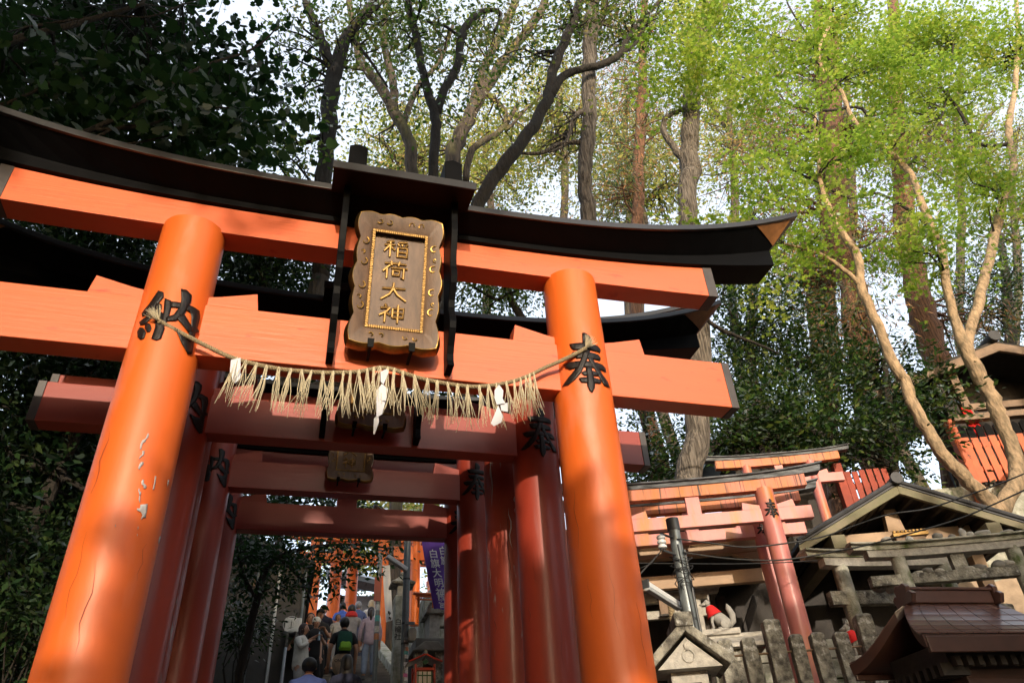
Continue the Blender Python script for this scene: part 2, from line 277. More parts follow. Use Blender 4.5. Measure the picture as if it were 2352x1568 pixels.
def wrap_polys(polys, name, m, parent, pc, ex, r, z0, h, du=0, th=.0025):
    """outlines (units of h) laid on the round front of a pillar"""
    bm = bmesh.new()
    for i, poly in enumerate(polys):
        b2 = bmesh.new(); b2.faces.new([b2.verts.new((u*h + du, z*h + z0, r + .0015 + i*.0004)) for u, z in poly])
        bmesh.ops.triangulate(b2, faces=b2.faces[:]); 
        bmesh.ops.subdivide_edges(b2, edges=[e for e in b2.edges if e.calc_length() > .03], cuts=2, use_grid_fill=True)
        bmesh.ops.triangulate(b2, faces=b2.faces[:])
        t = bpy.data.meshes.new('t'); b2.to_mesh(t); b2.free(); bm.from_mesh(t); bpy.data.meshes.remove(t)
    ex = Vector(ex); ey = Vector((-ex.y, ex.x, 0)); off = OFF[parent.name]
    for v in bm.verts:
        u, z, rr = v.co; a = u / r
        v.co = Vector((pc[0], pc[1], z)) + (ex*math.sin(a) - ey*math.cos(a))*rr - off
    bmesh.ops.recalc_face_normals(bm, faces=bm.faces)
    for f in bm.faces:
        f.smooth = True
        p = f.calc_center_median() + off - Vector((pc[0], pc[1], 0)); p.z = 0
        if f.normal.dot(p) < 0: f.normal_flip()
    me = bpy.data.meshes.new(name); bm.to_mesh(me); bm.free(); me.materials.append(m)
    o = link_mesh(name, me, parent)
    md = o.modifiers.new('thickness', 'SOLIDIFY'); md.thickness = th; md.offset = 1
    return o

def brush(z0, h):                                    # HOU / NOU characters: see the outlines above
    pass

def torii(label, group, c, ex, zb, a, r, nz, nl, nt, sz, sh, sl, st, S, kl, mp, mb, ms, mk=None, mroof=None, mcap=None,
          nou=None, hou=None, wedges=True, strut=False, roofbox=False, tipcap=True, plank=False, left=True, nocap=False):
    c = Vector(c); R = thing('torii_gate', label, 'torii gate', (c.x, c.y, zb), group); T = loc_matrix(c, ex)
    def mb_(): q = MB(); q.M = T; return q
    mk = mk or m_black; mroof = mroof or m_roofedge; mcap = mcap or m_cap
    n = 40; pil = {}
    for sx in ((-1, 1) if left else (1,)):
        q = mb_(); rings = []
        for k in range(13):
            z = zb + (sz + .03 - zb)*k/12; rr = r*(1.03 - .06*k/12)
            rings.append([(sx*a + rr*math.cos(2*math.pi*i/n), rr*math.sin(2*math.pi*i/n), z) for i in range(n)])
        q.loft(rings); pil[sx] = q.build('pillar', mp, R, smooth='auto')
        pc = T @ Vector((sx*a, 0, 0))
        if sx < 0 and nou: wrap_polys(NOU, 'inscription', m_ink, pil[sx], pc, ex, r*1.0, nou[0], nou[1], nou[2])
        if sx > 0 and hou: wrap_polys(HOU, 'inscription', m_ink, pil[sx], pc, ex, r*1.0, hou[0], hou[1], hou[2])
    # tie beam and its end caps
    cw = .07*S if not nocap else 0
    q = mb_(); q.box((-nl + cw, -nt, nz[0]), (nl - cw, nt, nz[1])); tb = q.build('tie_beam', mb, R, bevel=.006)
    if cw:
        for sx in (-1, 1):
            q = mb_(); x0, x1 = sorted((sx*(nl - cw), sx*nl)); q.box((x0, -nt - .004, nz[0] - .004), (x1, nt + .004, nz[1] + .004)); q.build('end_cap', mcap, tb, bevel=.004)
    if wedges:
        for sx in (-1, 1):
            for d in (-1, 1):
                x0 = sx*a + d*r*.9; L = d*.37*S; hh = .17*S; y = nt*.82
                prof = [(0, 0), (L*1.02, 0), (L*.95, hh), (L*.6, hh*.80), (L*.25, hh*.60), (0, hh*.5)]
                q = mb_(); q.prism([(x0 + px, -y, nz[1] + .001 + pz) for px, pz in prof], (0, 2*y, 0)); q.build('wedge', mb, R, bevel=.003)
    # lower lintel (curved a little) with caps
    def lintel(x0, x1, seg, name, m, par, e=0):
        q = mb_(); rings = []
        for k in range(seg+1):
            x = x0 + (x1 - x0)*k/seg; t = abs(x/sl)**3
            b, tp = sz + .045*S*t - e, sz + sh + .14*S*t + e
            rings.append([(x, -st - e, b), (x, st + e, b), (x, st + e, tp), (x, -st - e, tp)])
        q.loft(rings); return q.build(name, m, par, bevel=.004)
    cw2 = .10*S if not nocap else 0
    lo = lintel(-sl + cw2, sl - cw2, 18, 'lower_lintel', ms, R)
    if cw2:
        for sx in (-1, 1): lintel(*sorted((sx*(sl - cw2), sx*sl)), 2, 'end_cap', mcap, lo, .004)
    # top lintel (kasagi) and its roof
    seg = 28; rb, rr_ = [], []; z0 = sz + sh
    W = .40*S; B = .155*S if not plank else st*1.25
    for k in range(seg+1):
        s = -1 + 2*k/seg; s = math.copysign(abs(s)**.85, s); x = s*kl; t = (abs(x)/S)**3
        xb = x*.93; zbm = z0 + .0048*S*(abs(xb)/S)**3 + .004; ze = z0 + S*(.13 + .0094*t)
        if plank:
            zt = z0 + S*(.105 + .0065*t); rb.append([(x*.985, -B, zbm), (x*.985, B, zbm), (x, B, zt), (x, -B, zt)])
            rr_.append([(x*1.01, -B*1.5, zt), (x*1.01, B*1.5, zt), (x*1.01, B*1.5, zt + .02), (x*1.01, 0, zt + .045), (x*1.01, -B*1.5, zt + .02)])
        else:
            zm = zbm + .38*(ze - zbm)
            rb.append([(xb, -B, zbm), (xb, B, zbm), (xb, B, zm), (x*.985, W*.96, ze - .002), (x*.985, -W*.96, ze - .002), (xb, -B, zm)])
            rr_.append([(x, -W, ze), (x, W, ze), (x, W, ze + .062*S), (x, .02, ze + .21*S), (x, -W, ze + .062*S)])
    q = mb_(); q.loft(rb); top = q.build('top_lintel', mk, R, bevel=.003)
    q = mb_(); q.loft(rr_); rf = q.build('roof_cover', mroof, top, bevel=.004)
    if tipcap and not plank:
        for sx in (-1, 1):
            q = mb_(); rg = []
            for k in range(5):
                x = sx*kl*(1 - .12*k/4); ze = z0 + S*(.13 + .0094*(abs(x)/S)**3); xb = x*.93; zbm = z0 + .0048*S*(abs(xb)/S)**3 + .004; zm = zbm + .38*(ze - zbm)
                a_ = Vector((x*.985, -W*.965, ze - .008)); b_ = Vector((xb, -B - .006, zm - .004)); f = .85*(1 - k/4) + .02
                e_ = Vector((0, -.003, -.004)); rg.append([a_ + e_, a_.lerp(b_, f) + e_, a_.lerp(b_, f), a_])
            q.loft(rg); q.build('tip_cap', m_tipcap, top)
    if strut:
        q = mb_(); q.box((-.15*S, -nt*.7, nz[1] - .01), (.15*S, nt*.7, sz + .01)); q.build('strut', mb, R, bevel=.004)
    if roofbox:
        # little roof that shelters the plaque, with two billets on top and carved side brackets
        xw = .585*S; zr = z0 + .05*S; q = mb_()
        q.prism([(-xw, -.72*S, zr), (-xw, .1*S, zr + .18*S), (-xw, .1*S, zr + .26*S), (-xw, -.72*S, zr + .07*S)], (2*xw, 0, 0))
        pr = q.build('plaque_roof', m_black, R, bevel=.004)
        q = mb_(); q.box((-xw-.006, -.728*S, zr-.004), (xw+.006, -.716*S, zr+.075*S)); q.build('roof_edge', mroof, pr)
        q = mb_(); q.box((-xw*.9, -.50*S, sz - .05*S), (xw*.9, -.42*S, zr + .03*S)); q.box((-xw*.9, -.50*S, zr - .1*S), (-xw*.83, -.1*S, zr + .04*S)); q.box((xw*.83, -.50*S, zr - .1*S), (xw*.9, -.1*S, zr + .04*S))
        q = mb_()
        for sx in (-1, 1):
            x = sx*.40*S; w = .075*S; h = .27*S; yb = -.705*S; zz = zr + .072*S
            q2 = mb_(); q2.prism([(x - w, yb, zz), (x + w, yb, zz), (x + w, yb, zz + h*.88), (x, yb, zz + h), (x - w, yb, zz + h*.88)], (0, .50*S, .12*S)); q2.build('roof_billet', m_black, pr, bevel=.005)
            # bracket: wavy board standing out from the beam
            prof = []; N = 26; zt, zbm = zr + .06*S, nz[0] + .03*S
            for k in range(N+1):
                f = k/N; z = zt + (zbm - zt)*f
                y = -.50*S + .24*S*f + .045*S*math.sin(f*math.pi*7)*(1 if f > .4 else .3)
                prof.append((sx*.455*S - .027*S, y, z))
            prof += [(sx*.455*S - .027*S, -nt + .0, zbm), (sx*.455*S - .027*S, -nt, zt)]
            q2 = mb_(); q2.prism(prof, (.054*S, 0, 0)); q2.build('bracket', m_black, R, bevel=.004)
    return R, pil

G1 = 'large vermilion torii gates in a row over the path'
X1 = (1, 0, 0)
t1, p1 = torii('nearest and largest vermilion torii gate, straw rope strung between its glossy pillars', G1, (.526, 5.0), X1, 0.0, 1.628, .25,
      (4.78, 5.24), 3.04, .097, 5.972, .265, 3.12, .112, 1.0, 4.14, m_verm, m_vbeam, m_vbeam, nou=(4.734, .516, .0412), hou=(4.687, .593, -.0467), roofbox=True)
o = wrap_polys(CHIPS, 'bare_patch', m_chip, p1[-1], (-1.102, 5.0), X1, .25, 0, 1, 0, .0012) if False else None
_ch = [[(u*.25, z) for u, z in p] for p in CHIPS]
wrap_polys(_ch, 'bare_patch', m_chip, p1[-1], (-1.102, 5.0), X1, .2505, 0, 1, 0, .0012)
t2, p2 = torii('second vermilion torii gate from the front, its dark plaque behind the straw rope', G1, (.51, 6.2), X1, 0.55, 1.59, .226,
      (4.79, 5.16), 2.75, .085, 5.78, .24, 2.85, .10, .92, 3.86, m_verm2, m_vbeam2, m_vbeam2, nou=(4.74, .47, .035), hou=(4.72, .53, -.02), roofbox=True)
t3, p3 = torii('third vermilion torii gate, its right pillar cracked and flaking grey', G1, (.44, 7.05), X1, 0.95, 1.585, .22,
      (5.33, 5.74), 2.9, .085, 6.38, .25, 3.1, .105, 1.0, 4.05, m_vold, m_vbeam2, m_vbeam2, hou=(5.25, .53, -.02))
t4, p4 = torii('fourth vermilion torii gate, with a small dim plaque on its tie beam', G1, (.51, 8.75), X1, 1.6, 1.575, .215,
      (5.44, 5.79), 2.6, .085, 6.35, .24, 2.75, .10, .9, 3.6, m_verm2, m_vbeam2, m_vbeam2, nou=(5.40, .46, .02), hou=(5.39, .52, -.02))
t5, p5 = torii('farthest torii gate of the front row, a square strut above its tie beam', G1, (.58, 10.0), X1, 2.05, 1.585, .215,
      (5.42, 5.80), 2.5, .085, 6.3, .24, 2.7, .10, .9, 3.5, m_verm2, m_vbeam2, m_vbeam2, nou=(5.38, .46, .02), hou=(5.37, .50, -.02), strut=True)

def cracks(pil, c, r, n, z0, z1, wmax, m=None):
    pol = []
    for _ in range(n):
        a, z, L, w = rnd.uniform(-1.3, 1.3)*r, rnd.uniform(z0, z1), rnd.uniform(.15, .7), rnd.uniform(.3, 1)*wmax
        k = 7; xs_ = [a + .012*math.sin(i*1.7 + z*5) + rnd.uniform(-.003,.003) for i in range(k)]
        ws = [w*math.sin(math.pi*(i+.05)/(k-.9)) for i in range(k)]
        pol.append([(xs_[i] - ws[i]/2, z + L*i/(k-1)) for i in range(k)] + [(xs_[i] + ws[i]/2, z + L*i/(k-1)) for i in range(k-1, -1, -1)])
    wrap_polys(pol, 'paint_crack', m or m_crack, pil, c, X1, r*1.0, 0, 1, 0, .001)
m_crack = mat('dark_paint_crack', (.20,.022,.010), rough=.6, var=.4, scale=30)
cracks(p1[-1], (-1.102, 5.0), .2505, 6, 2.6, 4.4, .0032); cracks(p1[1], (2.154, 5.0), .2505, 6, 2.6, 4.5, .0032)
cracks(p2[1], (2.10, 6.2), .227, 5, 2.6, 4.4, .007); cracks(p3[1], (2.025, 7.05), .222, 9, 2.8, 5.0, .016, m_chip); cracks(p3[1], (2.025, 7.05), .2225, 6, 2.8, 5.0, .012)
# ------------------------------------------------------------------ shrine name plaques
STROKES = {
 'grain': [[(.40,.97),(.1,.86)],[(.02,.70),(.46,.75)],[(.25,.90),(.25,.02)],[(.24,.70),(.02,.32)],[(.27,.62),(.45,.42)],[(.92,.97),(.55,.90)],[(.54,.82),(.60,.70)],[(.70,.82),(.73,.70)],[(.94,.84),(.83,.70)],[(.55,.60),(.55,.05)],[(.55,.60),(.93,.62),(.93,.04)],[(.56,.34),(.92,.35)],[(.56,.09),(.92,.10)]],
 'bear': [[(.08,.86),(.94,.89)],[(.34,1.0),(.36,.76)],[(.67,1.0),(.62,.76)],[(.30,.76),(.03,.38)],[(.19,.58),(.19,.0)],[(.34,.62),(.99,.65)],[(.42,.48),(.42,.18)],[(.42,.48),(.69,.49),(.67,.18)],[(.42,.21),(.67,.22)],[(.84,.64),(.84,.03),(.73,.09)]],
 'great': [[(.06,.64),(.96,.71)],[(.50,1.0),(.48,.66),(.35,.34),(.03,.02)],[(.50,.66),(.66,.34),(1.0,.03)]],
 'god': [[(.2,.99),(.3,.88)],[(.05,.76),(.42,.81)],[(.42,.81),(.3,.6),(.02,.36)],[(.24,.6),(.24,.0)],[(.3,.52),(.44,.40)],[(.52,.78),(.52,.28)],[(.52,.78),(.95,.82),(.93,.28)],[(.52,.54),(.93,.55)],[(.52,.30),(.93,.31)],[(.725,1.0),(.725,.0)]]}
def plaque(label, x, Y, z, w, h, tilt, dim=False):
    R = thing('shrine_plaque', label, 'plaque', (x, Y, z), 'shrine name plaques on the torii')
    up = Vector((0, -math.sin(tilt), math.cos(tilt))); nn = Vector((0, -math.cos(tilt), -math.sin(tilt))); o = Vector((x, Y, z))
    def P(a, b, n): return o + Vector((a*w, 0, 0)) + up*(b*h) + nn*(n*w)
    def outline(k, n):
        """scalloped rectangle; k = 0 at the board edge, 1 at the outer edge"""
        pts = []
        ax, b0, b1 = .318 + .165*k, .135 - .125*k, .865 + .125*k
        S = 30
        for i in range(S):
            f = i/S; s = abs(math.sin(f*math.pi*5)) ; ext = (.034*s + .014*math.cos(f*4*math.pi) - .016)*k**2
            pts.append(P(ax + ext, b0 + (b1 - b0)*f, n))
        for i in range(S):
            f = i/S; s = abs(math.sin(f*math.pi*4)); pts.append(P(ax - 2*ax*f, b1 + .018*s*k, n))
        for i in range(S):
            f = i/S; s = abs(math.sin(f*math.pi*5)); ext = (.034*s + .014*math.cos(f*4*math.pi) - .016)*k**2
            pts.append(P(-ax - ext, b1 - (b1 - b0)*f, n))
        for i in range(S):
            f = i/S; s = abs(math.sin(f*math.pi*3)); pts.append(P(-ax + 2*ax*f, b0 - .018*s*k, n))
        return pts
    q = MB(); q.prism([P(-.33, .12, .05), P(.33, .12, .05), P(.33, .88, .05), P(-.33, .88, .05)], -nn*.04*w); q.build('board', m_plq, R)
    q = MB(); q.loft([outline(0, .055), outline(0, .10), outline(.2, .125), outline(.90, .15)], cap=False); fr = q.build('frame', m_plq, R, smooth='auto')
    q = MB(); q.loft([outline(.90, .150), outline(.93, .152), outline(1.10, .05), outline(1.08, .0)], cap=False); q.build('scalloped_edge', m_gold, fr, smooth='auto')
    # beaded gilt strip round the board
    q = MB()
    for b0, b1, a0, a1 in ((.128,.146,-.315,.315),(.854,.872,-.315,.315)): q.prism([P(a0,b0,.112),P(a1,b0,.112),P(a1,b1,.112),P(a0,b1,.112)], nn*.008*w)
    for a0, a1 in ((-.315,-.285),(.285,.315)): q.prism([P(a0,.146,.1125),P(a1,.146,.1125),P(a1,.854,.1125),P(a0,.854,.1125)], nn*.008*w)
    for i in range(46):
        f = (i + .5)/46
        for a in (-.300, .300):
            for jj in (-.008, .008): q.ball(P(a + jj, .14 + .72*f + rnd.uniform(-.004,.004), .122), .0075*w, 6, 4)
    for i in range(24):
        f = (i + .5)/24
        for b in (.137, .863):
            for jj in (-.005, .005): q.ball(P(-.29 + .58*f, b + jj, .122), .0075*w, 6, 4)
    q.build('beaded_strip', m_gold2, fr, smooth='auto')
    # gilt scrolls
    q = MB()
    def scroll(ca, cb, s, flip, rot):
        pts = []
        for i in range(15):
            t = i/14; an = rot + flip*t*4.4; rr = s*(1 - .72*t); pts.append(P(ca + rr*math.cos(an), cb + rr*math.sin(an)*w/h, .14))
        q.tube(pts, .008*w, 5)
    for sx in (-1, 1):
        for cb in (.27, .42, .60, .76): scroll(sx*.395, cb, .055, sx, 1.2); 
        for cb in (.34, .68): scroll(sx*.41, cb, .03, -sx, -1.2)
        for ca in (.13, .24): scroll(sx*ca, .07, .03, sx, 2.6); scroll(sx*ca, .935, .04, -sx, -2.6)
    q.build('scrollwork', m_gold, fr, smooth='auto')
    q = MB()
    for i, ch in enumerate(('grain', 'bear', 'great', 'god')):
        cb = .752 - i*.165; s = .135
        for st in STROKES[ch]:
            pts = [P(-.03 + (px - .5)*.29, cb + (pz - .5)*s, .06) for px, pz in st]
            if len(pts) == 2: pts = [pts[0], pts[0].lerp(pts[1], .5) + up*.004*w, pts[1]]
            k = len(pts); q.tube(pts, [w*(.010 + .007*math.sin(math.pi*(.25+.6*j/(k-1)))) for j in range(k)], 6)
    q.build('lettering', m_gold2, R, smooth='auto')
    for a in (-.24, .2):
        q = MB(); q.prism([P(a - .03, -.03, .17), P(a + .03, -.03, .17), P(a + .035, .03, .17), P(a - .035, .03, .17)], nn*.03*w); q.beam(P(a, -.02, .17), P(a, -.05, -.12), .03*w, .03*w)
        q.build('holding_hook', m_black, R)
    return R
plaque('carved wooden plaque with gilt scalloped frame on the nearest torii', .522, 4.775, 4.90, .70, 1.15, math.atan(.26/1.13))
plaque('dark shaded plaque half hidden behind the hanging straw tassels', .50, 5.99, 4.88, .60, .98, .23)
plaque('small dim plaque on the tie beam of the fourth torii', .50, 8.55, 5.55, .545, .86, .23)

# ------------------------------------------------------------------ straw rope with tassels and paper streamers
ROPE = [(366,738),(385,748),(430,772),(480,797),(530,820),(585,836),(640,847),(700,853),(760,856),(825,853),(870,845),(888,846),(905,849),(960,867),(1020,880),(1085,888),(1135,884),(1180,875),(1220,860),(1250,845),(1285,830),(1315,816),(1345,800)]
sr = thing('shimenawa', 'twisted straw rope with tassels strung across the nearest torii', 'straw rope', atY(366, 738, 4.74))
def rope_pt(f):
    s = f*(len(ROPE)-1); i = min(int(s), len(ROPE)-2); t = s - i
    def P(k): k = max(0, min(len(ROPE)-1, k)); return np.array(ROPE[k], float)
    a, b, c_, d = P(i-1), P(i), P(i+1), P(i+2)
    p = .5*((2*b) + (c_-a)*t + (2*a-5*b+4*c_-d)*t*t + (3*b-a-3*c_+d)*t**3)
    e = min(f, 1-f); Y = 4.735 + .075*min(1, e/.12)
    return atY(p[0], p[1], Y)
NR = 700; base = [rope_pt(k/NR) for k in range(NR+1)]
q = MB()
for s in (0, 1, 2):
    pts = []
    for k in range(0, NR+1):
        an = k*.62 + s*2.094; t = (base[min(k+1, NR)] - base[max(k-1, 0)]).normalized(); a1 = t.cross(Vector((0,0,1))).normalized(); a2 = t.cross(a1)
        pts.append(base[k] + (a1*math.cos(an) + a2*math.sin(an))*.0090)
    q.tube(pts, .0096, 6)
q.build('twisted_rope', m_rope, sr, smooth=True)
for e, s in ((0, -1), (NR, 1)):                      # frayed ends
    q = MB()
    for k in range(60):
        d = Vector((s*rnd.uniform(.0,1), -rnd.uniform(.1,.7), rnd.uniform(.1,1.0))).normalized()
        p = base[e]; q.tube([p, p + d*.04, p + d*rnd.uniform(.07,.12) + Vector((0,0,.01))], [.0025,.002,.001], 4)
    q.build('frayed_end', m_straw, sr)
tx = [545,566,590,612,640,668,692,716,742,765,788,806,824,842,858,872,890,905,925,952,980,1004,1028,1050,1074,1100,1122,1140,1162,1180,1194,1206,1216,1224]
for x in tx:
    k = min(range(NR+1), key=lambda i: abs(ROPE[0][0] + 0 - 0) if False else abs((lambda p: p)(i) - 0) if False else abs(_px[i] - x)) if '_px' in globals() else None
    if k is None:
        Rm = np.array(ROT); _px = []
        for p in base:
            cc = Rm.T @ (np.array(p) - EYE); _px.append(CX + F_PX*cc[0]/-cc[2])
        k = min(range(NR+1), key=lambda i: abs(_px[i] - x))
    p0 = base[k]; q = MB(); lean = rnd.uniform(-.10, .14) - .12*(x < 640) + (.0)
    for j in range(rnd.randint(7, 11)):
        L = rnd.uniform(.32, .40); sx = lean + rnd.gauss(0, .10); sy = rnd.gauss(-.05, .09)
        s0 = p0 + Vector((rnd.uniform(-.010,.010), -.012 + rnd.uniform(-.006,.012), -.002))
        dd = Vector((sx, sy, -1)).normalized(); m = s0 + dd*L*.45 + Vector((rnd.gauss(0,.006), rnd.gauss(0,.006), 0))
        q.tube([p0 + Vector((0,-.017,.010)), s0 + Vector((0,-.006,-.012)), m, s0 + dd*L + Vector((rnd.gauss(0,.022), rnd.gauss(0,.01), rnd.uniform(0,.02)))], [.0023,.0028,.0025,.0016], 4)
    q.build('straw_tassel', m_straw, sr)
def streamer(polys):
    q = MB()
    for i, (poly, y0, y1) in enumerate(polys):
        n = len(poly); xs = [p[0] for p in poly]; x0, x1 = min(xs), max(xs)
        q.prism([atY(775 + px*.342, 516.8 + py*.342, y0 + (y1 - y0)*(px - x0)/(x1 - x0)) for px, py in poly], (0, .0012, 0))
    q.build('paper_streamer', m_paper, sr)
streamer([([(-715,905),(-650,890),(-652,1030),(-690,1015),(-722,985)], 4.77, 4.79), ([(-712,990),(-655,1030),(-685,1062),(-705,1050)], 4.775, 4.76)])
streamer([([(290,985),(330,965),(345,985),(310,1070),(290,1050)], 4.75, 4.77), ([(300,1065),(340,1100),(325,1180),(260,1170),(262,1110)], 4.77, 4.745), ([(262,1168),(325,1175),(300,1270),(262,1290)], 4.745, 4.77), ([(245,1300),(275,1270),(280,1320),(250,1405),(240,1400)], 4.765, 4.75)])
streamer([([(1055,1110),(1085,1070),(1115,1110),(1110,1165),(1128,1195),(1070,1205),(1055,1160)], 4.75, 4.775), ([(1095,1205),(1145,1190),(1145,1255),(1100,1245)], 4.775, 4.80), ([(1080,1210),(1113,1285),(1100,1325),(1050,1350),(1030,1330)], 4.76, 4.745)])
# ------------------------------------------------------------------ ground, path and steps
def sstep(a, b, x):
    t = max(0.0, min(1.0, (x - a)/(b - a))); return t*t*(3 - 2*t)
def path_z(y): return max(0.0, .37*(y - 4.5)) if y < 26 else .37*21.5 + .12*(y - 26)
def ground_z(x, y):
    p = path_z(y)
    terr = 2.0 + max(0, y - 11.5)*.45*(1 - .6*sstep(20, 40, y))
    terr = 0 if y < 3 else terr*sstep(3, 6, y)
    right = max(p*.9, terr)
    bank = p + .9*sstep(4, 8, y)
    z = p
    z = z + (right - z)*sstep(2.9, 3.4, x)
    z = z + (bank - z)*sstep(-1.6, -3.2, x)
    return z
xs = [-120,-80,-50,-35,-25,-18,-14,-11,-9,-7.5,-6,-5,-4.2,-3.6,-3.2,-2.8,-2.4,-2,-1.6,-1.2,-.6,0,.6,1.2,1.8,2.4,2.9,3.0,3.1,3.2,3.4,3.8,4.5,5.5,6.5,8,9.5,11,13,15,18,22,28,35,50,80,120]
ys = [-80,-50,-30,-20,-12,-6,-2,0,2,3,3.5,4,4.5,5,5.5,6,7,8,9,10,11,12,13,14,15,16,17,18,19,20,22,24,26,28,32,36,42,50,65,90,130]
q = MB(); nx = len(xs)
for y in ys:
    for x in xs: q.v.append((x, y, ground_z(x, y) - .12 + (.05*math.sin(x*1.7 + y*2.3) if abs(x) > 3 else 0)))
for j in range(len(ys)-1):
    for i in range(nx-1): q.f.append([j*nx+i, j*nx+i+1, (j+1)*nx+i+1, (j+1)*nx+i]); q.m.append(0)
tag(q.build('ground', m_ground, smooth=True), kind='structure')
q = MB(); y = 4.5; z = 0.0
while y < 26:
    q.box((-1.25, y, z - .12), (2.45, y + .50, z + .155)); y += .4189; z += .155
tag(q.build('stone_steps', m_step, bevel=.012), kind='structure')
q = MB()                                                   # low stone kerb walls beside the steps
for x0, x1 in ((-1.6, -1.26), (2.46, 2.75)):
    q.prism([(x0, 4.6, 0), (x0, 26, path_z(26)), (x0, 26, path_z(26) + .35), (x0, 4.6, .35)], (x1 - x0, 0, 0))
tag(q.build('step_edging', m_stonem, bevel=.02), kind='structure')
# ------------------------------------------------------------------ trees
def nrm(a): return a/np.maximum(np.linalg.norm(a, axis=1, keepdims=True), 1e-9)
def leaf_object(name, C, A, Nn, L, Wd, m, parent, shape='diamond', bright=None):
    n = len(C); A = nrm(A); B = nrm(np.cross(Nn, A)); Nn = nrm(np.cross(A, B)); L = L[:, None]; Wd = Wd[:, None]
    if shape == 'diamond': prof = [(0,0,0),(.45,.5,.10),(1,0,-.06),(.45,-.5,.10)]
    elif shape == 'hex': prof = [(0,0,0),(.28,.46,.08),(.68,.40,.06),(1,0,-.08),(.68,-.40,.06),(.28,-.46,.08)]
    elif shape == 'star':  prof = [(0,0,0),(.05,.42,0),(.38,.20,0),(.62,.52,0),(.62,.14,0),(1,0,-.05),(.62,-.14,0),(.62,-.52,0),(.38,-.20,0),(.05,-.42,0)]
    else: prof = [(0,0,0),(.12,.40,.03),(.40,.52,.06),(.50,.34,.03),(.72,.44,.05),(1,0,-.05),(.72,-.44,.05),(.50,-.34,.03),(.40,-.52,.06),(.12,-.40,.03)]
    k = len(prof); Vv = np.empty((n, k, 3), np.float32)
    for i, (u, w, h) in enumerate(prof): Vv[:, i] = C + A*L*u + B*Wd*w + Nn*Wd*h
    off = np.array(OFF[parent.name]) if parent is not None else np.zeros(3); Vv -= off
    me = bpy.data.meshes.new(name); me.vertices.add(n*k); me.vertices.foreach_set('co', Vv.ravel())
    me.loops.add(n*k); me.loops.foreach_set('vertex_index', np.arange(n*k, dtype=np.int32))
    me.polygons.add(n); me.polygons.foreach_set('loop_start', np.arange(0, n*k, k, dtype=np.int32)); me.polygons.foreach_set('loop_total', np.full(n, k, np.int32))
    me.update(calc_edges=True)
    a = me.attributes.new('rnd', 'FLOAT', 'FACE'); r = nrs.rand(n) if bright is None else bright
    a.data.foreach_set('value', r.astype(np.float32)); me.materials.append(m)
    return link_mesh(name, me, parent)

def crown_leaves(ells, ncl, m, rc, flat=.5, spray=0, size=.07, ratio=.45, up=.6, droop=.15, seedshift=0):
    """clusters of leaves through ellipsoids; returns centre, direction, normal, length, width, hue"""
    w = np.array([e[1][0]*e[1][1]*e[1][2]*(e[2] if len(e) > 2 else 1) for e in ells])**.75; w /= w.sum()
    idx = nrs.choice(len(ells), ncl, p=w); c0 = np.array([list(ells[i][0]) for i in idx]); rr = np.array([list(ells[i][1]) for i in idx])
    d = nrm(nrs.randn(ncl, 3)); u = nrs.rand(ncl, 1)**(1/2.4); cc = c0 + d*rr*u
    hue = np.clip(.45 + .27*nrs.randn(ncl), 0, 1)
    C = np.repeat(cc, m, 0); n = ncl*m; o = nrs.randn(n, 3)*rc; o[:, 2] *= flat
    if spray:                                               # long flat sprays pointing outwards from the middle of the crown
        mid = cc.mean(0); dr = cc - mid; dr[:, 2] = 0; an_ = np.arctan2(dr[:, 1], dr[:, 0]) + nrs.randn(ncl)*.9; dv = np.repeat(np.stack([np.cos(an_), np.sin(an_), -.18 + .12*nrs.randn(ncl)], 1), m, 0)
        t = nrs.randn(n, 1); pv = np.stack([-dv[:, 1], dv[:, 0], 0*dv[:, 0]], 1); o = dv*t*rc*spray + pv*nrs.randn(n, 1)*rc*.45*(1.15 - .35*np.clip(t, -1, 1.5)) + np.array([0, 0, 1])*nrs.randn(n, 1)*rc*flat
    P = C + o
    A = nrm(o*np.array([1,1,.6]) + nrs.randn(n, 3)*rc*.7 + np.array([0,0,-droop*rc])); Nn = nrs.randn(n, 3)*.55 + np.array([0,0,up])
    L = size*(.65 + .7*nrs.rand(n)); return P, A, Nn, L, L*ratio*(.8 + .4*nrs.rand(n)), np.clip(np.repeat(hue, m) + .16*nrs.randn(n), 0, 1), cc

def pxe(x, y, rx, ry, Y, ry_m=None, w=1):
    """ellipsoid from its outline in the picture and its distance plane"""
    p = atY(x, y, Y); s = depth(p)/F_PX
    return (p, (rx*s, ry_m or rx*s, ry*s), w)

def limb_pts(pts, Y, wob=0):
    out = []; rs = []
    for p in pts:
        yy = Y if len(p) < 4 else p[3]
        q = atY(p[0], p[1], yy); out.append(q); rs.append(p[2]*depth(q)/F_PX/2)
    # smooth with catmull-rom and a little wobble
    P, R = [], []
    for i in range(len(out)-1):
        a, b, c, d = out[max(i-1, 0)], out[i], out[i+1], out[min(i+2, len(out)-1)]
        for k in range(4):
            t = k/4; P.append(.5*((2*b) + (c-a)*t + (2*a-5*b+4*c-d)*t*t + (3*b-a-3*c+d)*t**3)); R.append(rs[i] + (rs[i+1]-rs[i])*t)
    P.append(out[-1]); R.append(rs[-1])
    for i in range(1, len(P)-1): P[i] = P[i] + Vector((rnd.gauss(0, wob), rnd.gauss(0, wob), rnd.gauss(0, wob)))*R[i]; R[i] *= rnd.uniform(.94, 1.07)
    return P, R

